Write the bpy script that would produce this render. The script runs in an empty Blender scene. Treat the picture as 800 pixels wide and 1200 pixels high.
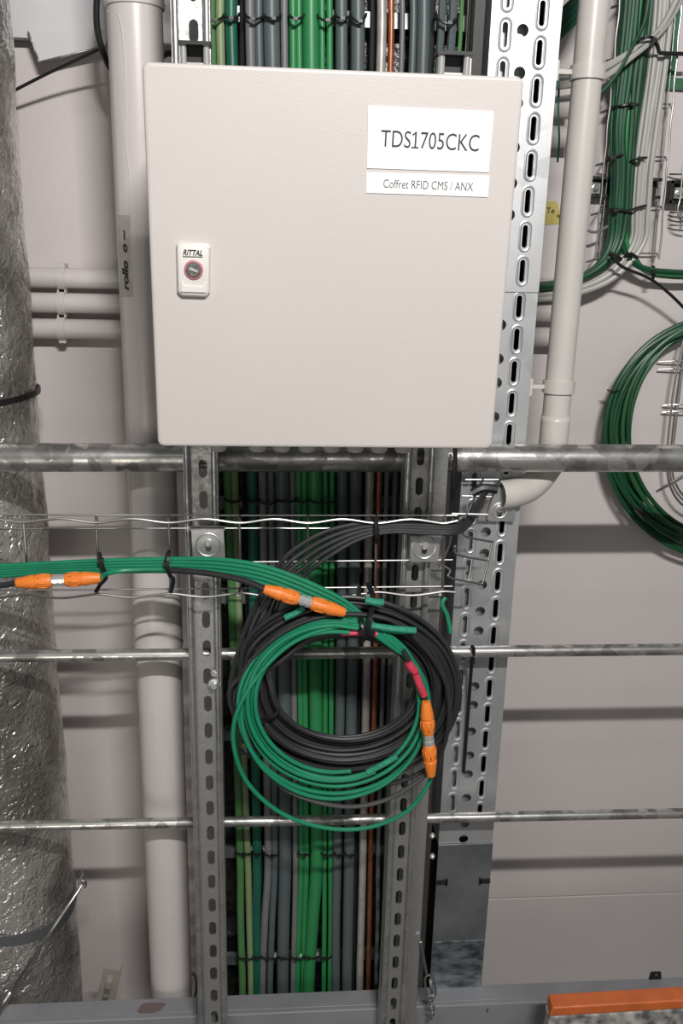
import bpy, bmesh, math, random
from mathutils import Vector, Matrix, noise
random.seed(7)
PI = math.pi
C = bpy.context.scene.collection
SC = bpy.context.scene

# ---------------------------------------------------------------- camera
FPX, YAW, PITCH, ROLL = 1050.0, .0815, .288, -.0243
H0 = 2.30                                   # camera height above the floor
cy, sy, cp, sp, cr, sr = math.cos(YAW), math.sin(YAW), math.cos(PITCH), math.sin(PITCH), math.cos(ROLL), math.sin(ROLL)
FWD = Vector((sy*cp, cy*cp, -sp)); _r = Vector((cy, -sy, 0)); _d = FWD.cross(_r)
RGT = cr*_r + sr*_d; DWN = -sr*_r + cr*_d
CAM = Vector((0, 0, H0))
cam = bpy.data.objects.new('camera', bpy.data.cameras.new('camera')); C.objects.link(cam)
cam.data.sensor_fit = 'VERTICAL'; cam.data.sensor_height = 36; cam.data.lens = FPX/1200*36
cam.data.clip_start = .02
m = Matrix((RGT, -DWN, -FWD)).transposed().to_4x4(); m.translation = CAM
cam.matrix_world = m
SC.camera = cam
SC.view_settings.view_transform = 'Standard'; SC.view_settings.look = 'None'
SC.view_settings.gamma = 1; SC.view_settings.exposure = 0.0
SC.view_settings.use_curve_mapping = False

# ---------------------------------------------------------------- light
w = bpy.data.worlds.new('world'); SC.world = w; w.use_nodes = True
bg = w.node_tree.nodes['Background']; bg.inputs[0].default_value = (.96, .98, 1, 1); bg.inputs[1].default_value = .09
def area(name, loc, aim, sx, sy_, power, col=(1, .97, .94)):
    l = bpy.data.lights.new(name, 'AREA'); l.shape = 'RECTANGLE'; l.size = sx; l.size_y = sy_
    l.energy = power; l.color = col
    o = bpy.data.objects.new(name, l); C.objects.link(o); o.location = loc
    o.rotation_euler = (Vector(aim)-Vector(loc)).to_track_quat('-Z', 'Y').to_euler()
    return o
area('tube_light', (.30, -.50, H0+.95), (.1, 1.3, H0-.3), .42, .026, 43)
area('overhead_fill', (.2, -1.3, H0+1.3), (.2, 1.3, H0-.4), 1.5, .3, 3)  # added weak fill from above to soften the tube, no actual fixture
area('low_lamp', (-.75, -.55, H0-.80), (-.45, 1.5, H0-1.05), .7, .7, 1.6, (1, .93, .82)).data.spread = math.radians(100)
area('front_fill', (.4, -1.8, H0-.1), (.2, 1.3, H0-.5), 1.6, .3, 3.5, (1, .96, .91))  # added broad soft fill behind the camera, no actual fixture

def at(px, py, Y):
    """point on the world plane y=Y seen at photo pixel (px,py)"""
    d = (px-400)/FPX*RGT + (py-600)/FPX*DWN + FWD
    return CAM + d*(Y/d.y)
def pxm(px, py, Y):
    """metres per photo pixel at that point"""
    return (at(px, py, Y)-CAM).dot(FWD)/FPX

# ---------------------------------------------------------------- materials
def mat(name, col, rough=.5, metal=0, bump=0, bscale=40, var=0, vscale=8, col2=None, spec=.5, rv=0, stretch=None, detail=4, coat=0, trans=0):
    M = bpy.data.materials.new(name); M.use_nodes = True; nt = M.node_tree; N = nt.nodes; L = nt.links
    b = N['Principled BSDF']; b.inputs['Roughness'].default_value = rough; b.inputs['Metallic'].default_value = metal
    b.inputs['Specular IOR Level'].default_value = spec; b.inputs['Coat Weight'].default_value = coat
    b.inputs['Transmission Weight'].default_value = trans
    b.inputs['Base Color'].default_value = (*col, 1)
    tc = N.new('ShaderNodeTexCoord'); src = tc.outputs['Object']
    if stretch:
        mp = N.new('ShaderNodeMapping'); mp.inputs['Scale'].default_value = stretch; L.new(src, mp.inputs[0]); src = mp.outputs[0]
    if var or rv:
        n = N.new('ShaderNodeTexNoise'); n.inputs['Scale'].default_value = vscale; n.inputs['Detail'].default_value = detail; L.new(src, n.inputs[0])
        rp = N.new('ShaderNodeMapRange'); rp.inputs[1].default_value = .35; rp.inputs[2].default_value = .65; L.new(n.outputs[0], rp.inputs[0])
        if var:
            mx = N.new('ShaderNodeMix'); mx.data_type = 'RGBA'
            c2 = col2 or tuple(max(0, c*(1-var)) for c in col)
            mx.inputs[6].default_value = (*col, 1); mx.inputs[7].default_value = (*c2, 1)
            L.new(rp.outputs[0], mx.inputs[0]); L.new(mx.outputs[2], b.inputs['Base Color'])
        if rv:
            r2 = N.new('ShaderNodeMapRange'); r2.inputs[3].default_value = rough; r2.inputs[4].default_value = rough+rv
            L.new(rp.outputs[0], r2.inputs[0]); L.new(r2.outputs[0], b.inputs['Roughness'])
    if bump:
        n = N.new('ShaderNodeTexNoise'); n.inputs['Scale'].default_value = bscale; n.inputs['Detail'].default_value = 3; L.new(src, n.inputs[0])
        bp = N.new('ShaderNodeBump'); bp.inputs['Strength'].default_value = 1; bp.inputs['Distance'].default_value = bump
        L.new(n.outputs[0], bp.inputs['Height']); L.new(bp.outputs[0], b.inputs['Normal'])
    return M
def galv(name, a=.62, bcol=.36, rough=.32, scale=60, metal=.85, tint=(1, 1, 1)):
    """galvanised steel: zinc spangle patches"""
    M = bpy.data.materials.new(name); M.use_nodes = True; nt = M.node_tree; N = nt.nodes; L = nt.links
    b = N['Principled BSDF']; b.inputs['Metallic'].default_value = metal
    tc = N.new('ShaderNodeTexCoord')
    n0 = N.new('ShaderNodeTexNoise'); n0.inputs['Scale'].default_value = scale*.5; n0.inputs['Detail'].default_value = 5; L.new(tc.outputs['Object'], n0.inputs[0])
    v = N.new('ShaderNodeTexVoronoi'); v.inputs['Scale'].default_value = scale; v.inputs['Randomness'].default_value = 1
    ad = N.new('ShaderNodeVectorMath'); ad.operation = 'MULTIPLY_ADD'; ad.inputs[1].default_value = (.02, .02, .02)
    L.new(n0.outputs['Color'], ad.inputs[0]); L.new(tc.outputs['Object'], ad.inputs[2]); L.new(ad.outputs[0], v.inputs[0])
    sx = N.new('ShaderNodeSeparateColor'); L.new(v.outputs['Color'], sx.inputs[0])
    mm = N.new('ShaderNodeMath'); mm.operation = 'MULTIPLY_ADD'; mm.inputs[1].default_value = .5
    L.new(sx.outputs[0], mm.inputs[0]); L.new(n0.outputs[0], mm.inputs[2])
    rp = N.new('ShaderNodeMapRange'); rp.inputs[1].default_value = .45; rp.inputs[2].default_value = 1.0; L.new(mm.outputs[0], rp.inputs[0])
    mx = N.new('ShaderNodeMix'); mx.data_type = 'RGBA'
    mx.inputs[6].default_value = (a*tint[0], a*tint[1], a*tint[2], 1); mx.inputs[7].default_value = (bcol*tint[0], bcol*tint[1], bcol*tint[2], 1)
    L.new(rp.outputs[0], mx.inputs[0]); L.new(mx.outputs[2], b.inputs['Base Color'])
    r2 = N.new('ShaderNodeMapRange'); r2.inputs[3].default_value = rough; r2.inputs[4].default_value = rough+.2
    L.new(rp.outputs[0], r2.inputs[0]); L.new(r2.outputs[0], b.inputs['Roughness'])
    bp = N.new('ShaderNodeBump'); bp.inputs['Distance'].default_value = .0006; bp.inputs['Strength'].default_value = .7
    L.new(n0.outputs[0], bp.inputs['Height']); L.new(bp.outputs[0], b.inputs['Normal'])
    return M
def foil_mat():
    M = bpy.data.materials.new('crinkled_foil'); M.use_nodes = True; nt = M.node_tree; N = nt.nodes; L = nt.links
    b = N['Principled BSDF']; b.inputs['Metallic'].default_value = .82; b.inputs['Roughness'].default_value = .25
    tc = N.new('ShaderNodeTexCoord')
    n = N.new('ShaderNodeTexNoise'); n.inputs['Scale'].default_value = 28; n.inputs['Detail'].default_value = 4; L.new(tc.outputs['Object'], n.inputs[0])
    ad = N.new('ShaderNodeVectorMath'); ad.operation = 'MULTIPLY_ADD'; ad.inputs[1].default_value = (.05, .05, .05)
    L.new(n.outputs['Color'], ad.inputs[0]); L.new(tc.outputs['Object'], ad.inputs[2])
    last = None; hs = []
    for sc_, mode in ((48, 'DISTANCE_TO_EDGE'), (110, 'F1')):
        v = N.new('ShaderNodeTexVoronoi'); v.feature = mode; v.inputs['Scale'].default_value = sc_; L.new(ad.outputs[0], v.inputs[0]); hs.append(v.outputs['Distance'])
    a2 = N.new('ShaderNodeMath'); a2.operation = 'MULTIPLY_ADD'; a2.inputs[1].default_value = .45; L.new(hs[1], a2.inputs[0]); L.new(hs[0], a2.inputs[2])
    bp = N.new('ShaderNodeBump'); bp.inputs['Strength'].default_value = 1; bp.inputs['Distance'].default_value = .005
    L.new(a2.outputs[0], bp.inputs['Height']); L.new(bp.outputs[0], b.inputs['Normal'])
    n3 = N.new('ShaderNodeTexNoise'); n3.inputs['Scale'].default_value = 7; n3.inputs['Detail'].default_value = 3; L.new(tc.outputs['Object'], n3.inputs[0])
    mx = N.new('ShaderNodeMix'); mx.data_type = 'RGBA'; mx.inputs[6].default_value = (.90, .875, .83, 1); mx.inputs[7].default_value = (.42, .40, .37, 1)
    rp = N.new('ShaderNodeMapRange'); rp.inputs[1].default_value = .4; rp.inputs[2].default_value = .6; L.new(n3.outputs[0], rp.inputs[0])
    L.new(rp.outputs[0], mx.inputs[0]); L.new(mx.outputs[2], b.inputs['Base Color'])
    return M
WALL = mat('painted_wall', (.66, .61, .60), .55, var=.06, vscale=3, bump=.0004, bscale=90)
PANEL = mat('white_sheet', (.66, .66, .68), .35, var=.05, vscale=6)
BOX = mat('powder_coat', (.59, .548, .528), .42, bump=.0002, bscale=500, var=.04, vscale=3)
PVC = mat('grey_pvc', (.64, .595, .58), .3, var=.05, vscale=10, spec=.5)
PVC2 = mat('beige_pvc', (.60, .575, .54), .33, var=.05, vscale=12)
GALV = galv('galvanised', .66, .38, .30, 55)
GALVP = galv('galvanised_pipe', .78, .24, .24, 48, tint=(1, .99, .96))
SHEET = galv('galvanised_sheet', .70, .56, .33, 30, metal=.75, tint=(.98, 1, 1.02))
STRUT = galv('strut_steel', .60, .44, .38, 160, tint=(1, 1, .98))
PLATE = mat('stained_plate', (.30, .32, .33), .42, .7, var=.35, vscale=14, detail=6, bump=.0003, bscale=60)
WIRE = mat('zinc_wire', (.52, .51, .50), .32, 1)
CHROME = mat('chrome', (.82, .82, .80), .2, .65)
FOIL = foil_mat()
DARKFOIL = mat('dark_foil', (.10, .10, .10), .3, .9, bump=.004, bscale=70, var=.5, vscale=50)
GREEN = mat('green_jacket', (.012, .245, .125), .38, var=.12, vscale=30)
GREENB = mat('bright_green_jacket', (.03, .24, .08), .4, var=.1, vscale=20)
GREEND = mat('dark_green_jacket', (.008, .075, .03), .42, var=.25, vscale=20)
GREEND2 = mat('mid_green_jacket', (.02, .10, .035), .42)
TEAL = mat('teal_green_jacket', (.012, .12, .075), .4, var=.15, vscale=20)
LGREEN = mat('light_green_jacket', (.09, .24, .08), .42, var=.12, vscale=20)
PGREEN = mat('pale_green_jacket', (.25, .33, .17), .45, var=.15, vscale=20)
BLACKC = mat('anthracite_jacket', (.030, .030, .033), .42, var=.2, vscale=40)
GREYC = mat('slate_jacket', (.095, .12, .125), .42, var=.12, vscale=15)
GREYM = mat('mid_grey_jacket', (.17, .18, .18), .45, var=.12, vscale=15)
GREYL = mat('light_grey_jacket', (.46, .45, .43), .4, var=.08, vscale=15)
WHITEC = mat('white_steel_strip', (.48, .46, .42), .4, .3, var=.2, vscale=60)
BEIGE = mat('beige_strip', (.33, .30, .26), .5, .3, var=.3, vscale=60)
COPPER = mat('copper_braid', (.42, .15, .08), .4, .5, var=.35, vscale=120, stretch=(1, 1, .4))
BLACK = mat('black_plastic', (.012, .012, .013), .4)
DARK = mat('dark_steel', (.03, .03, .03), .5, .4)
ORANGE = mat('orange_plastic', (.93, .25, .035), .42, var=.08, vscale=60)
RED = mat('pink_sleeve', (.72, .06, .11), .45, var=.2, vscale=200)
RINGR = mat('dusty_red_ring', (.46, .16, .19), .45)
BRK = mat('dull_bracket', (.40, .37, .32), .5, .2, var=.2, vscale=30)
WHITE = mat('white_label', (.88, .875, .86), .35)
LOCK = mat('lock_plastic', (.72, .70, .675), .3)
INK = mat('dark_ink', (.03, .03, .035), .6)
BEAM = mat('grey_beam_paint', (.27, .275, .295), .42, var=.18, vscale=9, bump=.0008, bscale=25)
CHIP = mat('primer_chip', (.17, .12, .115), .6)
OPAINT = mat('orange_beam_paint', (.72, .17, .045), .42, var=.2, vscale=22, bump=.001, bscale=40)
STRIPE = mat('worn_white_stripe', (.60, .58, .54), .6, var=.6, vscale=45, col2=(.10, .10, .10))
GFRAME = mat('green_frame', (.03, .15, .07), .5, var=.2, vscale=30)
YELLOW = mat('yellow_sticker', (.62, .52, .14), .5, var=.2, vscale=60)
TAPE = mat('yellowed_tape', (.50, .475, .42), .4, var=.15, vscale=60)
KNOB = mat('gland_plastic', (.62, .60, .56), .4)

# ---------------------------------------------------------------- mesh building
class MB:
    def __init__(s): s.v = []; s.f = []; s.sm = []
    def add(s, vs, fs, smooth=False, flip=False):
        o = len(s.v); s.v += [tuple(v) for v in vs]
        for f in fs:
            f = [i+o for i in f]
            s.f.append(f[::-1] if flip else f); s.sm.append(smooth)
    def box(s, c, size, M=None):
        c = Vector(c); hx, hy, hz = [a/2 for a in size]
        vs = [Vector((x*hx, y*hy, z*hz)) for x in (-1, 1) for y in (-1, 1) for z in (-1, 1)]
        if M is not None: vs = [M @ v for v in vs]
        s.add([c+v for v in vs], [(0, 1, 3, 2), (4, 6, 7, 5), (0, 4, 5, 1), (2, 3, 7, 6), (0, 2, 6, 4), (1, 5, 7, 3)])
    def tube(s, pts, r, seg=8, closed=False, rb=None, cap=True):
        """r a number or list; sweep along pts"""
        P = [Vector(p) for p in pts]; n = len(P)
        rs = r if isinstance(r, (list, tuple)) else [r]*n
        T = []
        for i in range(n):
            a = P[(i-1) % n] if (closed or i > 0) else P[0]; b = P[(i+1) % n] if (closed or i < n-1) else P[-1]
            t = (b-a); T.append(t.normalized() if t.length > 1e-9 else Vector((0, 0, 1)))
        up = Vector((0, 1, 0)) if abs(T[0].y) < .8 else Vector((0, 0, 1))
        u = (up - T[0]*up.dot(T[0])).normalized(); vs = []
        for i in range(n):
            u = (u - T[i]*u.dot(T[i]));
            if u.length < 1e-6: u = T[i].orthogonal()
            u.normalize(); v = T[i].cross(u)
            for k in range(seg):
                a = 2*PI*k/seg
                vs.append(P[i] + u*math.cos(a)*rs[i] + v*math.sin(a)*(rs[i] if rb is None else rb))
        fs = []
        for i in range(n if closed else n-1):
            j = (i+1) % n
            for k in range(seg):
                l = (k+1) % seg
                fs.append((i*seg+k, i*seg+l, j*seg+l, j*seg+k))
        s.add(vs, fs, True)
        if cap and not closed:
            o = len(s.v)-len(vs)
            s.f.append([o+k for k in range(seg)][::-1]); s.sm.append(False)
            s.f.append([o+(n-1)*seg+k for k in range(seg)]); s.sm.append(False)
    def lathe(s, p0, p1, prof, seg=20, smooth=True):
        """prof: list of (t along p0->p1 in metres, radius)"""
        p0 = Vector(p0); ax = (Vector(p1)-p0).normalized(); u = ax.orthogonal().normalized(); v = ax.cross(u)
        vs = []
        for t, r in prof:
            for k in range(seg):
                a = 2*PI*k/seg; vs.append(p0+ax*t+u*math.cos(a)*r+v*math.sin(a)*r)
        fs = [(i*seg+k, i*seg+(k+1) % seg, (i+1)*seg+(k+1) % seg, (i+1)*seg+k) for i in range(len(prof)-1) for k in range(seg)]
        s.add(vs, fs, smooth)
        o = len(s.v)-len(vs); n = len(prof)
        s.f.append([o+k for k in range(seg)][::-1]); s.sm.append(False)
        s.f.append([o+(n-1)*seg+k for k in range(seg)]); s.sm.append(False)
    def build(s, name, material, parent=None, bevel=0, sharp=35):
        me = bpy.data.meshes.new(name); me.from_pydata(s.v, [], s.f); me.materials.append(material)
        me.polygons.foreach_set('use_smooth', s.sm)
        bm = bmesh.new(); bm.from_mesh(me); bmesh.ops.recalc_face_normals(bm, faces=bm.faces)
        for e in bm.edges:
            if len(e.link_faces) == 2 and e.calc_face_angle(0) > math.radians(sharp): e.smooth = False
        bm.to_mesh(me); bm.free()
        o = bpy.data.objects.new(name, me); C.objects.link(o)
        if parent is not None: o.parent = parent; o.matrix_parent_inverse = PINV.get(parent, Matrix.Identity(4))
        if bevel:
            b = o.modifiers.new('bevel', 'BEVEL'); b.width = bevel; b.segments = 3; b.limit_method = 'ANGLE'; b.angle_limit = math.radians(40)
            for p in me.polygons: p.use_smooth = True
        return o
PINV = {}
def tag(o, label, cat, group=None, kind=None):
    if label: o['label'] = label
    if cat: o['category'] = cat
    if group: o['group'] = group
    if kind: o['kind'] = kind
    return o
def thing(name, label, cat, loc, group=None):
    o = bpy.data.objects.new(name, None); C.objects.link(o); o.location = loc; o.empty_display_size = .02
    PINV[o] = Matrix.Translation(-Vector(loc))
    if o.parent: pass
    return tag(o, label, cat, group)
def outline_mesh(outer, holes, thick, axis_point, U, V, name, material, parent, extra=None):
    """flat sheet with real holes: 2-D curve fill turned to mesh. outer/holes in (u,v) metres"""
    cu = bpy.data.curves.new('tmp', 'CURVE'); cu.dimensions = '2D'; cu.fill_mode = 'BOTH'; cu.extrude = thick/2
    for ring in [outer]+holes:
        sp_ = cu.splines.new('POLY'); sp_.points.add(len(ring)-1)
        for i, (a, b) in enumerate(ring): sp_.points[i].co = (a, b, 0, 1)
        sp_.use_cyclic_u = True
    ob = bpy.data.objects.new('tmp', cu); C.objects.link(ob)
    dg = bpy.context.evaluated_depsgraph_get(); me = bpy.data.meshes.new_from_object(ob.evaluated_get(dg))
    W = U.cross(V); vs = [axis_point + U*v.co.x + V*v.co.y + W*v.co.z for v in me.vertices]; fs = [list(p.vertices) for p in me.polygons]
    bpy.data.objects.remove(ob); bpy.data.curves.remove(cu); bpy.data.meshes.remove(me)
    b = extra or MB(); b.add(vs, fs)
    return b.build(name, material, parent)
def slot(cx, cz, w_, h, n=6):
    r = w_/2; pts = []
    for k in range(n+1): a = PI*k/n; pts.append((cx+r*math.cos(a), cz+h/2-r+r*math.sin(a)))
    for k in range(n+1): a = PI+PI*k/n; pts.append((cx+r*math.cos(a), cz-h/2+r+r*math.sin(a)))
    return pts
def circ(cx, cz, r, n=16): return [(cx+r*math.cos(2*PI*k/n), cz+r*math.sin(2*PI*k/n)) for k in range(n)]
def smooth(pts, n=8, closed=False):
    P = [Vector(p) for p in pts]; out = []; N = len(P)
    for i in range(N if closed else N-1):
        if closed: a, b, c, d = P[i-1], P[i], P[(i+1) % N], P[(i+2) % N]
        else: a, b, c, d = P[max(i-1, 0)], P[i], P[i+1], P[min(i+2, N-1)]
        for k in range(n):
            t = k/n
            out.append(.5*((2*b)+(c-a)*t+(2*a-5*b+4*c-d)*t*t+(-a+3*b-3*c+d)*t**3))
    if not closed: out.append(P[-1])
    return out
def text(s, size, loc, U, V, material, parent, name='lettering', shear=0, off=0, xs=1, align='CENTER', ext=.0001, group=None):
    cu = bpy.data.curves.new(name, 'FONT'); cu.body = s; cu.size = size; cu.align_x = align; cu.align_y = 'CENTER'; cu.shear = shear; cu.offset = off; cu.extrude = ext; cu.resolution_u = 4
    ob = bpy.data.objects.new('tmp', cu); C.objects.link(ob)
    dg = bpy.context.evaluated_depsgraph_get(); me = bpy.data.meshes.new_from_object(ob.evaluated_get(dg))
    W = U.cross(V); b = MB(); b.add([Vector(loc)+U*v.co.x*xs+V*v.co.y+W*v.co.z for v in me.vertices], [list(p.vertices) for p in me.polygons])
    bpy.data.objects.remove(ob); bpy.data.curves.remove(cu); bpy.data.meshes.remove(me)
    return b.build(name, material, parent)
ORD = ['first', 'second', 'third', 'fourth', 'fifth', 'sixth', 'seventh', 'eighth', 'ninth', 'tenth', 'eleventh', 'twelfth']
X, Yv, Z = Vector((1, 0, 0)), Vector((0, 1, 0)), Vector((0, 0, 1))
def cable(pts, r, material, label, group=None, name='cable', cat='cable', seg=8, n=8, parent=None):
    """pts in (px,py,Y)"""
    b = MB(); b.tube(smooth([at(*p) for p in pts], n), r, seg)
    o = b.build(name, material, parent)
    if parent is None: tag(o, label, cat, group)
    return o

# ---------------------------------------------------------------- the setting
YW = 1.66
z0, ztop = 0.0, H0+1.0
b = MB(); b.box((.3, YW+.03, (z0+ztop)/2), (3.2, .04, ztop-z0)); wall = b.build('wall_back', DARK); wall['kind'] = 'structure'
xs_ = at(532, 800, YW).x; zj = at(680, 1050, YW).z
def panel(x0, x1, a, c):
    b = MB(); b.box(((x0+x1)/2, YW+.006, (a+c)/2), (x1-x0, .012, c-a)); return b.build('panel', WALL, wall, bevel=.0015)
panel(-1.2, xs_-.0015, z0, ztop); panel(xs_+.0015, 1.8, zj+.0012, ztop); panel(xs_+.0015, 1.8, z0, zj-.0012)
b = MB(); b.box((.3, .2, -.02), (3.2, 2.96, .04)); fl = b.build('floor', mat('concrete_floor', (.22, .21, .20), .7, var=.2, vscale=4)); fl['kind'] = 'structure'

# ---------------------------------------------------------------- white plates top left
t = thing('cover_plate', 'white sheet metal panel across the top left corner of the wall', 'panel', at(60, 36, 1.64))
p0 = at(-250, 33, 1.63); p1 = at(260, 37, 1.63)
b = MB(); b.box(((p0.x+p1.x)/2, 1.632, p0.z+.15), (p1.x-p0.x, .006, .30)); b.build('sheet', PANEL, t, bevel=.001)
b = MB(); b.box(((p0.x+p1.x)/2, 1.640, p0.z+.002), (p1.x-p0.x, .016, .004)); b.build('edge', PANEL, t)
t = thing('flap_plate', 'tilted white plate with a riveted left edge hanging below the top left panel', 'plate', at(60, 50, 1.64))
b = MB(); q = [at(*p, 1.622) for p in ((33, 37), (46, 73), (123, 54), (128, 37))]
b.add(q+[v+Vector((0, .004, 0)) for v in q], [(0, 1, 2, 3), (7, 6, 5, 4)]+[(i, (i+1) % 4, (i+1) % 4+4, i+4) for i in range(4)])
b.build('sheet', PANEL, t)
b = MB(); b.tube([q[1], q[2]], .0018, 6); b.build('folded_edge', GALV, t)
b = MB(); b.tube([q[0], q[1]], .0018, 6); b.build('folded_edge', GALV, t)
for k in (.3, .62, .95):
    p = q[0].lerp(q[1], k); b = MB(); b.lathe(p, p+Vector((0, -.003, 0)), [(0, .0022), (.002, .0018), (.003, .001)], 8); b.build('rivet', CHROME, t)

# ---------------------------------------------------------------- foil duct
DC = Vector((at(-62, 600, 1.49).x, 1.49)); 
edge = at(58, 640, 1.49); 
DR = .150; DC.x = at(57, 640, 1.49).x - DR*1.02
def cylhit(px, py, cx, cyy, r):
    d = (px-400)/FPX*RGT + (py-600)/FPX*DWN + FWD; o = CAM
    A = d.x**2+d.y**2; B = 2*((o.x-cx)*d.x+(o.y-cyy)*d.y); Cc = (o.x-cx)**2+(o.y-cyy)**2-r*r
    D = B*B-4*A*Cc
    tt = (-B-math.sqrt(max(D, 0)))/(2*A)
    return o+d*tt
duct = thing('foil_wrapped_duct', 'thick vertical duct wrapped in crinkled silver foil at the left edge', 'duct', (DC.x, DC.y, 0))
b = MB(); NA, NZ = 170, 520; vs = []
for i in range(NZ):
    z = .02+(ztop-.04)*i/(NZ-1)
    for k in range(NA):
        a = 2*PI*k/NA; q = Vector((math.cos(a)*DR, math.sin(a)*DR, z))
        n1 = noise.noise(q*9+Vector((3, 1, 7))); n2 = abs(noise.noise(Vector((q.x*34, q.y*34, q.z*22+n1*3)))); n3 = abs(noise.noise(q*75))
        r = DR + .005*n1 - .0045*n2 - .0018*n3
        vs.append((DC.x+math.cos(a)*r, DC.y+math.sin(a)*r, z))
b.add(vs, [(i*NA+k, i*NA+(k+1) % NA, (i+1)*NA+(k+1) % NA, (i+1)*NA+k) for i in range(NZ-1) for k in range(NA)], True)
b.build('foil_wrap', FOIL, duct, sharp=180)
def band(z0_, dz, wid, mtl, name, off=.004):
    b = MB(); vs = []; n = 72
    for k in range(n):
        a = 2*PI*k/n; zz = z0_+dz*math.cos(a)
        for h, rr in ((-wid/2, off-.004), (-wid/2, off), (wid/2, off), (wid/2, off-.004)):
            vs.append((DC.x+math.cos(a)*(DR+rr), DC.y+math.sin(a)*(DR+rr), zz+h))
    b.add(vs, [(k*4+j, k*4+(j+1) % 4, ((k+1) % n)*4+(j+1) % 4, ((k+1) % n)*4+j) for k in range(n) for j in range(4)], False)
    return b.build(name, mtl, duct)
pa, pb = cylhit(8, 472, DC.x, DC.y, DR), cylhit(40, 463, DC.x, DC.y, DR)
band(pa.z-.006, .01, .009, BLACK, 'black_strap')
pa, pb = cylhit(5, 1102, DC.x, DC.y, DR), cylhit(92, 1040, DC.x, DC.y, DR)
ca, cb = (pa.x-DC.x)/DR, (pb.x-DC.x)/DR
dzb = (pb.z-pa.z)/(cb-ca); band(pa.z-dzb*ca, dzb, .022, mat('steel_band', (.20, .21, .22), .45, .6), 'clamp_band')
t = thing('brace_wire', 'bright steel tension rod running down from the foil duct band to the beam', 'rod', at(5, 1178, 1.30))
e0, e1 = at(97, 1036, 1.33), at(14, 1160, 1.300)
b = MB(); b.tube([e0, e1], .0030, 8); b.build('rod', WIRE, t)
b = MB(); b.tube([e1, at(-8, 1194, 1.296)], .007, 10); b.build('sleeve', WIRE, t)
b = MB(); b.tube(smooth([e0+Vector((.006*math.cos(a), 0, .008*math.sin(a))) for a in [k*PI/4 for k in range(8)]], 3, True), .0017, 6, True); b.build('eye', WIRE, t)
b = MB(); b.tube([e0, e0+Vector((-.008, .03, .0))], .004, 8); b.build('screw', WIRE, t)

# ---------------------------------------------------------------- horizontal conduits on the wall
def conduit(ypx, xa, xb, ext, label, width, clip=None, grp='grey conduits on the back wall'):
    Yc = 1.630; p = at((xa+xb)/2, ypx, Yc); r = width*pxm((xa+xb)/2, ypx, Yc)/2
    x0, x1 = at(xa, ypx, Yc).x, at(xb, ypx, Yc).x
    t = thing('conduit', label, 'pipe', (x0, Yc, p.z), grp)
    b = MB(); b.tube([(x0, Yc, p.z), (x1, Yc, p.z)], r, 20); b.build('pipe', PVC, t)
    if clip:
        xc = at(clip, ypx, Yc).x; b = MB(); b.tube([(xc-.007, Yc, p.z), (xc+.007, Yc, p.z)], r+.0028, 20)
        b.box((xc, Yc+.01, p.z+r+.004), (.012, .03, .006)); b.box((xc, Yc+.01, p.z-r-.004), (.012, .03, .006)); b.build('clip', PVC2, t)
    return t
for i, (yl, nm) in enumerate(((328, 'topmost'), (357, 'middle'), (387, 'lowest'))):
    conduit(yl, -300, 652, 0, f'{nm} of the three grey conduits running along the wall behind the box', 23, 73)
for yl, nm in ((122, 'upper'), (157, 'lower')):
    conduit(yl, 430, 668, 0, f'{nm} of two short grey conduits beside the label end of the box', 25)

# ---------------------------------------------------------------- left vertical pipe
LX = at(180, 600, 1.385).x; LR = 28.5*pxm(180, 500, 1.385)
t = thing('drain_pipe', 'large grey plastic pipe standing vertically left of the box', 'pipe', (LX, 1.385, 0))
z1 = at(170, -300, 1.385).z
b = MB(); b.tube([(LX, 1.385, .0), (LX, 1.385, z1)], LR, 40); b.build('pipe', PVC, t)
for ya, yb, e in ((-40, 12, .0025), (693, 757, .0022)):
    za, zb = at(180, ya, 1.385).z, at(180, yb, 1.385).z
    b = MB(); b.lathe((LX, 1.385, zb), (LX, 1.385, za), [(0, LR+.0002), (.001, LR+e), (.006, LR+e+.0008), (.010, LR+e), (za-zb-.004, LR+e), (za-zb, LR+.0003)], 40); b.build('socket', PVC, t)
seam = [cylhit(x, y, LX, 1.385, LR+.0003) for x, y in ((126, 14), (139, 19), (145, 60), (147, 120), (147, 165), (151, 200), (153, 250), (154, 330))]
b = MB(); b.tube(smooth(seam, 6), .0009, 6); b.build('film_seam', PVC, t)
b = MB(); rows = []
for y in range(252, 352, 6):
    rows += [cylhit(x+(y-252)*.045, y, LX, 1.385, LR+.0005) for x in (137, 141, 145, 149, 152)]
b.add(rows, [(i*5+k, i*5+k+1, (i+1)*5+k+1, (i+1)*5+k) for i in range(len(rows)//5-1) for k in range(4)], True)
tp = b.build('tape', TAPE, t)
pc = cylhit(146.5, 306, LX, 1.385, LR+.0014); nrm = Vector((pc.x-LX, pc.y-1.385, 0)).normalized(); tU = Z; tV = nrm.cross(Z)*-1
tx = text('rollo  o ~', .0155, pc, Z, nrm.cross(Z), INK, tp, 'handwriting', shear=.2, off=.0006, xs=1.35)

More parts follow.
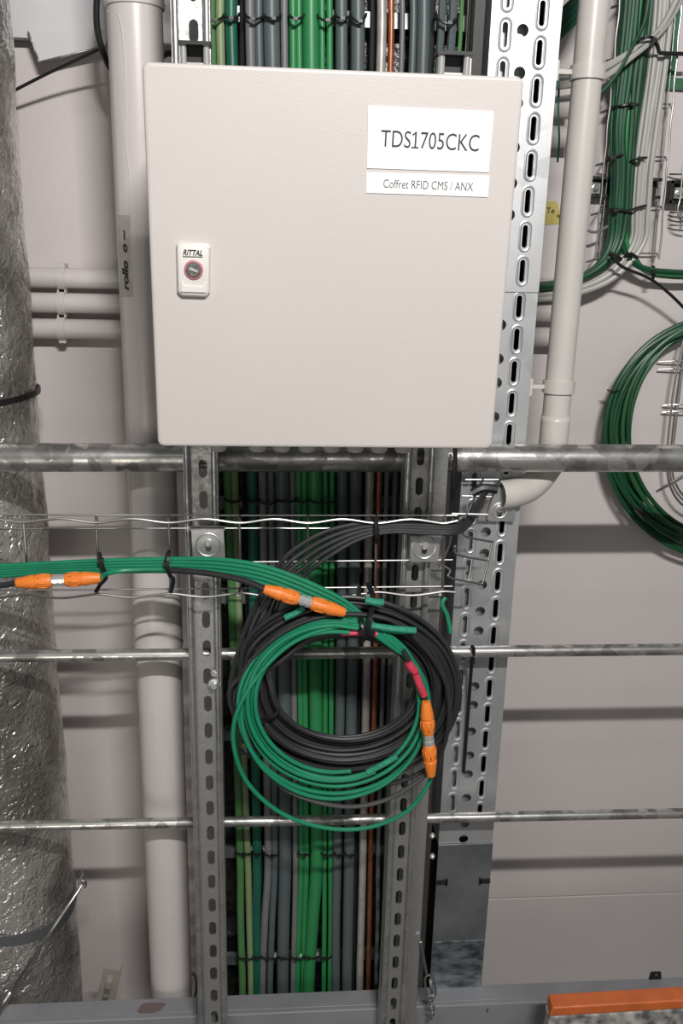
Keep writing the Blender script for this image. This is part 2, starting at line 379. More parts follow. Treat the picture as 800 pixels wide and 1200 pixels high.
# ---------------------------------------------------------------- cable ladder behind the cables
lad = thing('cable_ladder', 'dark cable ladder carrying the vertical cables between the slotted struts', 'cable ladder', (at(360, 700, 1.42).x, 1.42, 0))
xa, xb = at(256, 700, 1.42).x, at(505, 700, 1.42).x
zt_ = H0+.66
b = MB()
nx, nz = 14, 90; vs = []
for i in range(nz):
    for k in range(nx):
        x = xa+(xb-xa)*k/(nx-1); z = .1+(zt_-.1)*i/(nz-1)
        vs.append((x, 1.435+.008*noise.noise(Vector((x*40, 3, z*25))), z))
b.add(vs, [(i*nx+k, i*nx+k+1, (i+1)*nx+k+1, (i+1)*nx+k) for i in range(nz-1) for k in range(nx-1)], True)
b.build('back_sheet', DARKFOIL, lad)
for x in (xa, xb):
    b = MB(); b.box((x, 1.40, (zt_+.1)/2), (.004, .06, zt_-.1)); b.build('side_rail', DARK, lad)
for yp in (20, 150, 280, 420, 588, 700, 860, 997, 1122):
    zz = at(360, yp, 1.40).z; b = MB(); b.box(((xa+xb)/2, 1.405, zz), (xb-xa, .012, .020)); b.build('rung', PLATE, lad)
for x_, y_ in ((293, 993), (310, 993), (322, 1118), (352, 1117), (371, 1117), (339, 993), (359, 1000)):
    p = at(x_, y_, 1.385); b = MB(); b.lathe(p, p+Yv*-.01, [(0, .004), (.006, .004), (.01, .0015)], 10); b.build('screw', CHROME, lad)

# ---------------------------------------------------------------- vertical cables on the ladder
RACK = [  # x@40, x@600, x@1000, x@1160, width px, material, name for label
 (247, 268, 281, 284, 9, LGREEN, 'light green cable beside the left strut'),
 (258, 276, 290, 294, 8, PGREEN, 'pale yellow-green cable second from the left strut'),
 (271, 296, 301, 301, 11, TEAL, 'dark teal cable between pale green and slate cables'),
 (293, 308, 314, 307, 9, GREYM, 'thin grey cable right of the dark teal one'),
 (303, 318, 322, 316, 8, GREYC, 'thin slate cable touching the left side of the wide slate cable'),
 (318, 331, 334, 331, 15, GREYC, 'wide slate cable left of the green cables'),
 (333, 343, 346, 343, 7, GREYM, 'thin grey cable between wide slate and green cables'),
 (343, 350, 353, 348, 7, GREENB, 'thin bright green cable, left one of the pair beside the thick green'),
 (350, 357, 359, 355, 7, GREENB, 'thin bright green cable, right one of the pair beside the thick green'),
 (364, 369, 371, 361, 15, GREENB, 'thick bright green cable in the middle of the ladder'),
 (377, 381, 380, 379, 6, GREENB, 'thin green cable directly right of the thick green one'),
 (386, 389, 387, 386, 6, GREENB, 'thin green cable next to the first slate cable on the right'),
 (400, 401, 395, 393, 11, GREYC, 'slate cable immediately right of the green cables'),
 (419, 416, 409, 406, 13, GREYC, 'thick slate cable left of the pale steel strip'),
 (447, 432, 425, 421, 9, WHITEC, 'pale flat earthing strip right of the slate cables'),
 (458, 443, 434, 431, 6, COPPER, 'braided copper earthing cable beside the pale strip'),
 (471, 452, 443, 440, 5, GREYM, 'thin grey cable right of the braided copper one'),
 (484, 462, 453, 449, 7, GREYC, 'slate cable between the copper braid and the right strut'),
 (496, 474, 463, 457, 12, GREYC, 'wide slate cable partly behind the right strut'),
]
rack_obj = []
for k, (a, b_, c, d, wd, mt, lb) in enumerate(RACK):
    Yc = 1.378+(.004 if wd < 8 else 0); 
    top = at(a, 40, Yc); zt2 = zt_-.01
    j = [random.uniform(-.8, .8) for _ in range(4)]
    up_ = at(a, -60, Yc); pts = [up_+Vector((0, 0, .22)), up_, top, at((a*.65+b_*.35)+j[0], 230, Yc), at(a*.3+b_*.7+j[1], 420, Yc), at(b_, 600, Yc), at((b_+c)/2+j[2], 800, Yc), at(c, 1000, Yc), at((c+d)/2+j[3], 1080, Yc), at(d, 1165, Yc), at(d-1, 1300, Yc)]
    r = wd*pxm(c, 1000, Yc)/2
    bb = MB(); bb.tube(smooth(pts, 8), r, 12, rb=(r if wd != 9 or mt is not WHITEC else r))
    o = bb.build('strip' if mt is WHITEC else 'cable', mt); tag(o, lb, 'cable', 'vertical cables on the ladder'); rack_obj.append(o)
for (a, wd, mt, lb) in ((517, 9, GREYC, 'slate cable rising behind the right mounting bracket above the box'), (530, 10, GREYC, 'thicker slate cable rising behind the right mounting bracket above the box'), (540, 5, LGREEN, 'thin light green cable rising at the right above the box'), (548, 3, WHITEC, 'thin pale wire rising above the box beside the perforated post')):
    Yc = 1.378; o = cable([(a+3, -60, Yc), (a, 30, Yc), (a-6, 120, Yc), (a-17, 350, Yc), (a-30, 560, Yc), (a-36, 700, Yc), (a-44, 900, Yc)], wd*pxm(a, 40, Yc)/2, mt, lb, 'vertical cables on the ladder')
# second layer, added so the shaded gaps between front cables read black
for a, b_, c in ((285, 285, 305), (340, 325, 327), (437, 424, 417), (505, 482, 468)):
    cable([(a, -60, 1.40), (a, 40, 1.40), (b_+2, 600, 1.40), (c, 1000, 1.40), (c-2, 1200, 1.40)], .0055, BLACKC, f'added dark cable filling the gap {dict([(285, "left of the thin grey cable"), (340, "behind the wide slate cable"), (437, "left of the pale strip"), (505, "behind the right strut")])[a]}', 'dark cables behind the front row')

TIES = [(18, 'above the box', 15, ((240, 262, 'the pale green cables'), (262, 280, 'the dark teal cable'), (288, 309, 'the thin greys'), (309, 329, 'the wide slate cable'), (339, 356, 'the thin green pair'), (372, 392, 'the thin greens right of the thick one'), (393, 410, 'the first slate cable'), (411, 429, 'the thick slate cable'), (511, 537, 'the slate cables by the post'))),
        (586, 'below the box', 8, ((264, 282, 'the pale green cables'), (290, 304, 'the dark teal cable'), (304, 325, 'the thin greys'), (325, 347, 'the wide slate cable'), (347, 362, 'the thin green pair'), (362, 393, 'the thick green cable'))),
        (1000, 'above the lower rung', 5, ((276, 296, 'the pale green cables'), (296, 307, 'the dark teal cable'), (309, 327, 'the thin greys'), (349, 364, 'the thin green pair'), (376, 392, 'the thin greens right of the thick one'), (391, 403, 'the first slate cable'), (403, 417, 'the thick slate cable'))),
        (1122, 'just above the beam', 5, ((278, 300, 'the pale green cables'), (296, 307, 'the dark teal cable'), (306, 326, 'the thin greys'), (325, 341, 'the wide slate cable'), (341, 358, 'the thin green pair'), (355, 372, 'the thick green cable'), (373, 388, 'the thin greens right of the thick one')))]
for yp, row, sag, L_ in TIES:
    for i, (x0, x1, lb) in enumerate(L_):
        Yf = 1.360; s_ = random.uniform(.4, 1.2)*sag*.6
        pts = [at(x0, yp-2, 1.388), at(x0, yp-1, 1.372), at(x0+2, yp+s_*.4, Yf+.004), at((x0+x1)/2, yp+s_, Yf), at(x1-2, yp+s_*.4, Yf+.004), at(x1, yp-1, 1.372), at(x1, yp-2, 1.388)]
        t = thing('zip_tie', f'zip tie round {lb}, row {row}', 'zip tie', pts[0], 'zip ties on the ladder cables')
        bb = MB(); bb.tube(smooth(pts, 5), .0018, 6); bb.build('strap', BLACK, t)
        q = at(x0+(x1-x0)*random.uniform(.35, .65), yp+s_*.9, Yf-.002); bb = MB(); bb.box(q, (.006, .005, .004)); bb.build('head', BLACK, t)

# ---------------------------------------------------------------- slotted struts
YS = 1.235
def strut(xtop, xbot, ytop, ybot, label, wid, slots_px, slotx, bolt=None, plain=None):
    """wid = width px at y=800; slotx offset of slot line (fraction)"""
    ym = 800; xm = xtop+(xbot-xtop)*(ym-ytop)/(ybot-ytop)
    cx = at(xm, ym, YS).x; W_ = wid*pxm(xm, ym, YS); za, zb = at(xm, ytop, YS).z, max(.05, at(xm, ybot, YS).z)
    t = thing('slotted_strut', label, 'strut', (cx, YS, zb))
    holes = []; sw, sh = W_*.30, W_*.52
    for yp in slots_px:
        z = at(xm, yp, YS+.011).z
        if zb+sh < z < za-sh: holes.append(slot(W_*slotx, z-(za+zb)/2, sw, sh, 5))
    h = (za-zb)/2
    outline_mesh([(-W_/2+.003, -h), (W_/2-.003, -h), (W_/2-.003, h), (-W_/2+.003, h)], holes, .0025, Vector((cx, YS+.011, (za+zb)/2)), X, Z, 'web', STRUT, t)
    for s_ in (-1, 1):
        b = MB()
        b.box((cx+s_*(W_/2-.0013), YS+.0225, (za+zb)/2), (.0025, .041, za-zb))
        b.box((cx+s_*(W_/2-.0042), YS+.0415, (za+zb)/2), (.008, .0025, za-zb)); b.build('side_wall', STRUT, t)
        b = MB(); n = 6; xo = cx+s_*(W_/2-.0046)
        b.tube([(xo, YS+.0048, zb), (xo, YS+.0048, za)], .0046, 14); b.build('rolled_lip', GALV, t)
    return t, cx, W_
pitch = lambda a, b_, n: [a+(b_-a)*k/n for k in range(n+1)]
# slot rows follow a constant 30 mm pitch on the steel
def slot_rows(xm, yref, zp, n0, n1):
    zr = at(xm, yref, YS+.011).z; out = []
    for k in range(n0, n1):
        zt = zr-k*zp
        # invert z -> py at fixed X,Y
        p = Vector((at(xm, yref, YS+.011).x, YS+.011, zt))-CAM; out.append(600+FPX*p.dot(DWN)/p.dot(FWD))
    return out
zp = (at(250, 940, YS).z-at(250, 1004, YS).z)/64*29.3
rowsL = slot_rows(250, 726, zp, -24, 40)
S1, s1x, s1w = strut(207, 262, -260, 1500, 'slotted galvanised strut channel left of the cable ladder', 37, [], .0)
bpy.data.objects.remove([c for c in S1.children if c.name.startswith('web')][0])
def web_for(root, cx, W_, xm, rows, ztop_, zbot_, slotx):
    h = (ztop_-zbot_)/2; zc = (ztop_+zbot_)/2; sw, sh = W_*.25, zp*.58
    zs_ = sorted(at(xm, yp, YS+.011).z for yp in rows); zs_ = [z for z in zs_ if zbot_+sh < z < ztop_-sh]
    b = MB(); y0, y1 = YS+.010, YS+.0125; wl, wr = cx-W_/2+.003, cx+W_/2-.003; sc_ = cx+W_*slotx
    cuts = [zbot_]+[(zs_[k]+zs_[k+1])/2 for k in range(len(zs_)-1)]+[ztop_]
    for k, z in enumerate(zs_):
        lo, hi = cuts[k], cuts[k+1]; ring = slot(sc_, z, sw, sh, 5)          # counter-clockwise from the right
        arcR = [p for p in ring if p[0] >= sc_-1e-6]; arcL = [p for p in ring if p[0] <= sc_+1e-6]
        top = (sc_, z+sh/2); bot = (sc_, z-sh/2)
        R_ = sorted([p for p in ring if p[0] > sc_+1e-6], key=lambda p: p[1]); L_ = sorted([p for p in ring if p[0] < sc_-1e-6], key=lambda p: -p[1])
        right = [(sc_, lo), (wr, lo), (wr, hi), (sc_, hi), top]+R_[::-1]+[bot]
        left = [(sc_, hi), (wl, hi), (wl, lo), (sc_, lo), bot]+L_[::-1]+[top]
        for poly in (right, left):
            n = len(poly); b.add([(u, y0, v) for u, v in poly]+[(u, y1, v) for u, v in poly], [tuple(range(n)), tuple(range(n, 2*n))[::-1]]+[(i, i+1, i+1+n, i+n) for i in range(4, n-1)])
    b.build('web', STRUT, root)
rowsL = slot_rows(250, 726, zp, -34, 40)
web_for(S1, s1x, s1w, 250, rowsL, at(250, -260, YS).z, max(.05, at(250, 1500, YS).z), .06)
S2, s2x, s2w = strut(520, 440, 110, 1500, 'slotted galvanised strut channel right of the cable ladder', 33, [], .0)
bpy.data.objects.remove([c for c in S2.children if c.name.startswith('web')][0])
web_for(S2, s2x, s2w, 474, slot_rows(474, 943, zp*.96, -34, 34), at(474, 110, YS).z, max(.05, at(474, 1500, YS).z), .02)
# plain channel beside the right strut
cx = at(497, 800, 1.262).x; za, zb = at(500, 66, 1.262).z, .05
t = thing('plain_channel', 'plain galvanised channel bar touching the right side of the right strut', 'channel', (cx, 1.262, zb))
W_ = 26*pxm(497, 800, 1.262)
b = MB(); b.box((cx, 1.262, (za+zb)/2), (W_, .003, za-zb)); b.build('face', STRUT, t, bevel=.0008)
for s_ in (-1, 1):
    b = MB(); b.box((cx+s_*(W_/2-.0012), 1.285, (za+zb)/2), (.0024, .044, za-zb)); b.build('flange', STRUT, t)
for y_ in (978, 1002):
    p = at(506, y_, 1.262); b = MB(); b.lathe(p, p+Yv*-.008, [(0, .0045), (.005, .0045), (.008, .002)], 8); b.build('bolt', CHROME, t)

# bolts in the left strut slots
t = thing('strut_bolt', 'bolt and washer fixed in a slot of the left strut level with the coil top', 'bolt', at(250, 800, YS))
p = at(251, 801, YS+.004); b = MB(); b.lathe(p, p+Yv*-.012, [(0, .0095), (.003, .0095), (.0031, .006), (.008, .006), (.012, .004)], 8); b.build('bolt_head', CHROME, t)
p = at(251, 789, YS+.004); b = MB(); b.lathe(p, p+Yv*-.004, [(0, .006), (.004, .004)], 10); b.build('washer', CHROME, t)

# ---------------------------------------------------------------- big pipe and rods
def hbar(ya, yb, Yc, wpx, mt, name, label, xs=(-480, 1280), cat='pipe', r=None):
    pa, pb = at(xs[0], ya+(yb-ya)*(xs[0])/800, Yc), at(xs[1], ya+(yb-ya)*xs[1]/800, Yc)
    r = r or wpx*pxm(400, (ya+yb)/2, Yc)/2
    n = 24; b = MB(); b.tube([pa.lerp(pb, k/n) for k in range(n+1)], r, 24); o = b.build(name, mt); tag(o, label, cat); return o
hbar(536, 537, 1.302, 33, GALVP, 'steel_pipe', 'thick mottled galvanised pipe crossing the whole view just below the box')
hbar(769, 761, 1.286, 14, GALVP, 'steel_rod', 'thin galvanised rod crossing behind the upper part of the cable coil', cat='rod')
hbar(968, 953, 1.286, 14, GALVP, 'steel_rod', 'thin galvanised rod crossing just under the cable coil', cat='rod', r=.0085)

# ---------------------------------------------------------------- perforated post
YP = 1.328
zt_p = at(620, -60, YP).z+.22
def pz(px, py): return at(px, py, YP).z
# x of the right edge is constant in the world
xR = at(660, 0, YP).x*.34+at(600, 700, YP).x*.33+at(573, 1040, YP).x*.33
xL = at(583, 20, YP).x*.4+at(534, 620, YP).x*.2+at(506, 1040, YP).x*.4
PW = xR-xL; pcx = (xL+xR)/2
post = thing('perforated_post', 'upright post of perforated galvanised sheet with embossed slots right of the box', 'post', (pcx, YP, 0))
def world_to_py(x, z, Y):
    p = Vector((x, Y, z))-CAM; return 600+FPX*p.dot(DWN)/p.dot(FWD)
sp45 = (pz(640, 62)-pz(635, 151))/2     # slot pitch
def post_section(ztop_, zbot_, yoff, zslot, zcirc, circs):
    b = MB(); h = (ztop_-zbot_)/2; zc = (ztop_+zbot_)/2; holes = []
    c1, c2, cm = -PW*.29, PW*.22, -PW*.04
    Lh = sp45*.66
    k = 0; z = zslot
    while z > zbot_+Lh/2+.004:
        if z < ztop_-Lh/2-.004:
            holes.append(slot(c2, z-zc, .0078, Lh, 5))
            ring = slot(c2, z-zc, .0150, Lh+.009, 6)
            b.tube([Vector((pcx+u, YP+yoff+.0006, zc+v)) for u, v in ring], .0027, 8, True)
        z1_ = z+sp45*.42
        if zbot_+Lh/2+.004 < z1_ < ztop_-Lh/2-.004:
            holes.append(slot(c1, z1_-zc, .0078, Lh, 5))
            ring = slot(c1, z1_-zc, .0150, Lh+.009, 6)
            b.tube([Vector((pcx+u, YP+yoff+.0006, zc+v)) for u, v in ring], .0027, 8, True)
        z -= sp45
    for zz in circs:
        if zbot_+.01 < zz < ztop_-.01: holes.append(circ(cm, zz-zc, .0082))
    outline_mesh([(-PW/2, -h), (PW/2, -h), (PW/2, h), (-PW/2, h)], holes, .0018, Vector((pcx, YP+yoff, zc)), X, Z, 'perforated_face', SHEET, post, extra=b)
    for s_ in (-1, 1):
        b = MB(); b.box((pcx+s_*(PW/2-.001), YP+yoff+.04, zc), (.002, .08, ztop_-zbot_)); b.build('flange', SHEET, post)
zs = pz(638, 62)
zbreak = pz(600, 342)
circ1 = [pz(618, 36), pz(614, 86), pz(610, 121), pz(606, 173), pz(603, 215), pz(601, 252)]
post_section(zt_p, zbreak, 0, zs+7*sp45, 0, circ1+[pz(597, 338-45*k) for k in (-.1,)])
zs2 = pz(603, 359)
zb2 = pz(540, 990)
circ2 = [pz(586, 381), pz(585, 421), pz(583, 449), pz(581, 489), pz(562, 624), pz(560, 649), pz(556, 686), pz(555, 717), pz(557, 740), pz(553, 805), pz(552, 827), pz(550, 858), pz(548, 886), pz(546, 908), pz(543, 936), pz(541, 966), pz(540, 984)]
post_section(zbreak-.0005, zb2, .0025, zs2, 0, circ2)
b = MB(); b.box((pcx-PW*.17, YP+.022, (zt_p+zb2)/2), (PW*.56, .0015, zt_p-zb2)); b.build('inner_plate', SHEET, post)
b = MB(); b.box((pcx, YP+.078, (zt_p+.0)/2), (PW-.006, .0015, zt_p)); b.build('back_plate', DARK, post)  # closed back of the post, coloured dark for the shade inside the slots
# lower plain plate
zb3 = pz(535, 1240)
b = MB(); b.box((pcx, YP-.001, (zb2+zb3)/2+.002), (PW+.001, .0018, zb2-zb3)); b.build('plain_plate', PLATE, post, bevel=.0004)
zm = pz(535, 1102)
b = MB(); b.box((pcx, YP-.0028, (zm+zb3)/2), (PW-.002, .0014, zm-zb3)); b.build('splice_plate', mat('blotched_plate', (.36, .41, .45), .35, .75, col2=(.08, .10, .11), var=.7, vscale=38, stretch=(1, 1, 2.2), detail=5), post)
for s_ in (-1, 1):
    b = MB(); zc = pz(535, 1032); b.box((pcx+s_*(PW/2-.009), YP-.003, zc), (.018, .003, .009)); b.box((pcx+s_*(PW/2-.018), YP-.003, zc), (.004, .003, .014)); b.build('tab', DARK, post)
b = MB(); b.box((xL-.014, YP+.01, (zt_p+pz(560, 500))/2), (.014, .004, zt_p-pz(560, 500))); b.build('dark_edge_strip', DARK, post)
for y_ in (973, 987, 1000, 1033):
    p = at(566, y_, YP+.03); b = MB(); b.tube([p, p+Vector((.014, 0, 0))], .0018, 8); b.box(p+Vector((.004, 0, 0)), (.003, .008, .008)); b.build('screw', CHROME, post)

# ---------------------------------------------------------------- beams
YB = 1.284
pa, pb = at(-480, 1221, YB), at(1280, 1147, YB)
beam = thing('steel_beam', 'grey painted steel beam along the bottom edge behind the strut feet', 'beam', ((pa.x+pb.x)/2, YB, pa.z-.2))
b = MB(); d = Vector((0, 0, -.20))
def slab(p0, p1, drop, thick, y0):
    q = [Vector((p0.x, y0, p0.z)), Vector((p1.x, y0, p1.z)), Vector((p1.x, y0, p1.z-drop)), Vector((p0.x, y0, p0.z-drop))]
    q += [v+Vector((0, thick, 0)) for v in q]
    return q, [(0, 1, 2, 3), (7, 6, 5, 4)]+[(i, i+4, (i+1) % 4+4, (i+1) % 4) for i in range(4)]
b.add(*slab(pa, pb, .20, .01, YB)); b.build('web', BEAM, beam, bevel=.002)
b = MB(); 
b.add(*slab(pa-Vector((0, 0, .0005)), pb-Vector((0, 0, .0005)), .008, .035, YB+.0101)); b.build('top_flange', BEAM, beam, bevel=.0015)
b = MB(); cpos = at(178, 1187, YB+.024); cpos.z = pa.z+(pb.z-pa.z)*(cpos.x-pa.x)/(pb.x-pa.x)-.0003; ring = []
for k in range(14):
    a = 2*PI*k/14; rr = 1+.2*random.uniform(-1, 1); ring.append(cpos+Vector((.025*math.cos(a)*rr, .013*math.sin(a)*rr, .025*math.cos(a)*rr*(pb.z-pa.z)/(pb.x-pa.x))))
b.add(ring, [tuple(range(14))]); b.build('paint_chip', CHIP, beam)
b = MB(); p = at(571, 1184, YB-.001); b.box(p, (.0015, .002, .008)); b.build('mark', INK, beam)
pa2, pb2 = at(648, 1181, 1.17), at(1200, 1149, 1.17)
ob = thing('orange_beam', 'orange painted beam end with worn white lower stripe in the bottom right corner', 'beam', (pa2.x, 1.15, pa2.z-.1))
q, fs = slab(pa2, pb2, .019, .03, 1.17)
q[0].z -= .0; q[3].x -= .006; b = MB(); b.add(q, fs); b.build('orange_band', OPAINT, ob, bevel=.003)
q, fs = slab(pa2+Vector((-.004, 0, -.0195)), pb2+Vector((0, 0, -.0195)), .10, .028, 1.171); b = MB(); b.add(q, fs); b.build('white_stripe', STRIPE, ob, bevel=.004)
# small clip on the beam at right
t = thing('beam_clip', 'small black clip with a hole standing on the beam at the far right', 'clip', at(768, 1150, YB+.01))
p = at(768, 1142, YB+.04); outline_mesh([(-.012, -.010), (.012, -.010), (.009, .006), (-.010, .006)], [circ(.001, -.001, .0028)], .003, p, X, Z, 'plate', BLACK, t)

# slotted bracket at the foot of the duct
t = thing('slotted_bracket', 'leaning slotted steel bracket between the foil duct and the grey pipe', 'bracket', at(120, 1180, 1.40))
p0, p1 = at(131, 1137, 1.42), at(116, 1200, 1.40); ax = (p0-p1).normalized(); L_ = (p0-p1).length; pc = (p0+p1)/2; U_ = ax.cross(Vector((0, -1, 0)))*-1
U_ = Vector((ax.z, 0, -ax.x)).normalized()
Mx = Matrix((U_, Yv, ax)).transposed(); b = MB()
for s_ in (-1, 1): b.box(pc+U_*s_*.0105, (.011, .003, L_), Mx)
for v_, h_ in ((.5-.004/L_, .008), (.5-.043/L_, .012), (.5-.060/L_, .012), (.05, .05)): b.box(pc+ax*L_*v_, (.012, .003, h_), Mx)
b.build('face', BRK, t)
b = MB(); Mx = Matrix((U_, Yv, ax)).transposed(); b.box(pc+U_*.0175+Yv*.010, (.003, .022, L_), Mx); b.build('flange', BRK, t)
cable([(224, 1140, 1.45), (229, 1144, 1.45), (231, 1155, 1.45), (228, 1168, 1.45), (222, 1174, 1.45)], .0035, GREYM, 'short grey hose stub curling at the foot of the grey pipe', name='hose', cat='hose')

# ---------------------------------------------------------------- turnbuckle
t = thing('turnbuckle', 'small steel turnbuckle hanging on a wire in front of the beam by the right strut', 'turnbuckle', at(506, 1195, 1.25))
yT = 1.25
b = MB(); b.tube(smooth([at(493, 1104, yT), at(496, 1120, yT), at(500, 1143, yT)], 5), .0022, 8); b.build('rod', WIRE, t)
q = [at(x, y, yT) for x, y in ((498, 1146), (507, 1145), (510, 1167), (501, 1168))]
b = MB(); b.tube(smooth(q, 4, True), .0020, 8, True); b.build('frame', WIRE, t)
b = MB(); b.tube([at(504, 1148, yT), at(506, 1164, yT)], .0028, 8); b.build('thread', GALV, t)
b = MB(); b.box(at(505, 1168, yT-.001), (.015, .006, .003)); b.build('nut', WIRE, t)
for k in range(3):
    cc = at(505+k*.8, 1174+8*k, yT); b = MB()
    b.tube(smooth([cc+Vector((.0045*math.cos(a)*(1 if k % 2 else .6), .003*math.cos(a)*(0 if k % 2 else 1), .0065*math.sin(a))) for a in [j*PI/4 for j in range(8)]], 3, True), .0018, 6, True); b.build('link', WIRE, t)

# ---------------------------------------------------------------- PVC pipe on the right
YV = 1.347
vx = at(680, 200, YV).x*.5+at(655, 420, YV).x*.5; vr = 16.6*pxm(668, 300, YV)
t = thing('plastic_pipe', 'beige plastic pipe descending right of the perforated post into an open elbow', 'pipe', (vx, YV, at(640, 600, YV).z))
ztopv = at(700, -300, YV).z; zco = at(645, 487, YV).z; zel = at(640, 560, YV).z
b = MB(); b.tube([(vx, YV, zco-.01), (vx, YV, ztopv)], vr, 36); b.build('pipe', PVC2, t)
el = [Vector((vx, YV, zco)), Vector((vx, YV, at(640, 540, YV).z)), at(632, 560, YV-.003), at(618, 572, YV-.015), at(600, 578, YV-.03), at(585, 580, YV-.036)]
zz = smooth([el[0], el[1]], 6)[:-1]+smooth(el[1:], 8)
b = MB(); b.tube(zz, vr+.0015, 32, cap=False); o = b.build('elbow', PVC2, t)
so = o.modifiers.new('wall', 'SOLIDIFY'); so.thickness = .0022; so.offset = -1
for yp in (85, 453):
    zc = at(670, yp, YV).z; b = MB(); hh = .0095
    b.lathe((vx, YV, zc-hh), (vx, YV, zc+hh), [(0, vr+.0003), (.0003, vr+.0035), (2*hh-.0003, vr+.0035), (2*hh, vr+.0003)], 32)
    b.build('clamp', PVC2, t)
    b = MB(); xe = xR+.004
    b.box(((vx-vr+xe)/2, YV+.002, zc), (vx-vr-xe+.004, .014, .006)); b.box((xe-.001, YV+.003, zc), (.004, .03, .026)); b.build('clamp_arm', PVC2, t)

# ---------------------------------------------------------------- enclosure
YE = 1.0; TILT = math.atan2(.022, .40)
pTL, pTR, pBL, pBR = at(163, 71, YE), at(614, 91, YE), at(187, 524, YE+.022), at(577, 526, YE+.022)
ecx = (pTL.x+pTR.x+pBL.x+pBR.x)/4; ew = ((pTR.x-pTL.x)+(pBR.x-pBL.x))/2
etop = (pTL.z+pTR.z)/2; ebot = (pBL.z+pBR.z)/2
E0 = Vector((ecx, YE+.011, (etop+ebot)/2))
eU = Vector(((pTR.x-pTL.x), 0, (pTR.z-pTL.z)*.5+(pBR.z-pBL.z)*.5)).normalized()
eV = Vector((0, -.022, etop-ebot)).normalized(); eV = (eV-eU*eV.dot(eU)).normalized(); eN = eU.cross(eV)   # eN faces the viewer (-Y)
eh = (etop-ebot)/math.cos(TILT)
print('enclosure', ew, eh, eN)
def E(u, v, n=0): return E0+eU*u+eV*v+eN*n
def face_px(px, py, n=0):
    """photo pixel -> (u,v) on the door plane"""
    dd = (px-400)/FPX*RGT + (py-600)/FPX*DWN + FWD; o = E0+eN*n
    tt = (o-CAM).dot(eN)/dd.dot(eN); q = CAM+dd*tt-E0; return q.dot(eU), q.dot(eV)
enc = thing('control_enclosure', 'off-white wall-mounted metal enclosure with a round-cornered door and white name labels', 'enclosure', E(0, -eh/2, -.1))
def rrect(wd, ht, r, n=6):
    out = []
    for sx_, sz_, a0 in ((1, 1, 0), (-1, 1, 90), (-1, -1, 180), (1, -1, 270)):
        for k in range(n+1):
            a = math.radians(a0+90*k/n); out.append((sx_*(wd/2-r)+r*math.cos(a), sz_*(ht/2-r)+r*math.sin(a)))
    return out
def prism(loops):
    """loops: list of (ring[(u,v)], n)"""
    b = MB(); vs = []; N = len(loops[0][0])
    for ring, n_ in loops: vs += [E(u, v, n_) for u, v in ring]
    fs = [(i*N+k, i*N+(k+1) % N, (i+1)*N+(k+1) % N, (i+1)*N+k) for i in range(len(loops)-1) for k in range(N)]
    b.add(vs, fs, True); b.add(vs[:N], [tuple(range(N))]); b.add(vs[-N:], [tuple(range(N))]); return b
rr = lambda g, r=.0075: rrect(ew-2*g, eh-2*g, max(r-g*.5, .002))
prism([(rr(.0), -.020), (rr(0), -.0035), (rr(.0006), -.0012), (rr(.002), -.0003), (rr(.0038), 0)]).build('door', BOX, enc, sharp=50)
prism([(rr(.006), -.195), (rr(.006), -.0215)]).build('body', BOX, enc, sharp=50)
def flat(pxs, th, name, mt, parent):
    uv = [face_px(*p) for p in pxs]; b = MB(); n = len(uv)
    b.add([E(u, v, 0) for u, v in uv]+[E(u, v, th) for u, v in uv], [tuple(range(n, 2*n)), tuple(range(n))[::-1]]+[(i, (i+1) % n, (i+1) % n+n, i+n) for i in range(n)])
    return b.build(name, mt, parent)
s1 = flat(((431, 124), (578, 131), (572, 202), (430, 197)), .0011, 'name_label', WHITE, enc); s1['label'] = 'large white label with the panel code'
s2 = flat(((429, 202), (573, 206), (571, 231), (429, 226)), .0011, 'name_label', WHITE, enc); s2['label'] = 'narrow white label below the large one'
u, v = face_px(503, 164); du = face_px(561, 167)[0]-face_px(446, 161)[0]
tdir = (E(*face_px(561, 167))-E(*face_px(446, 161))).normalized(); tup = eN.cross(tdir)
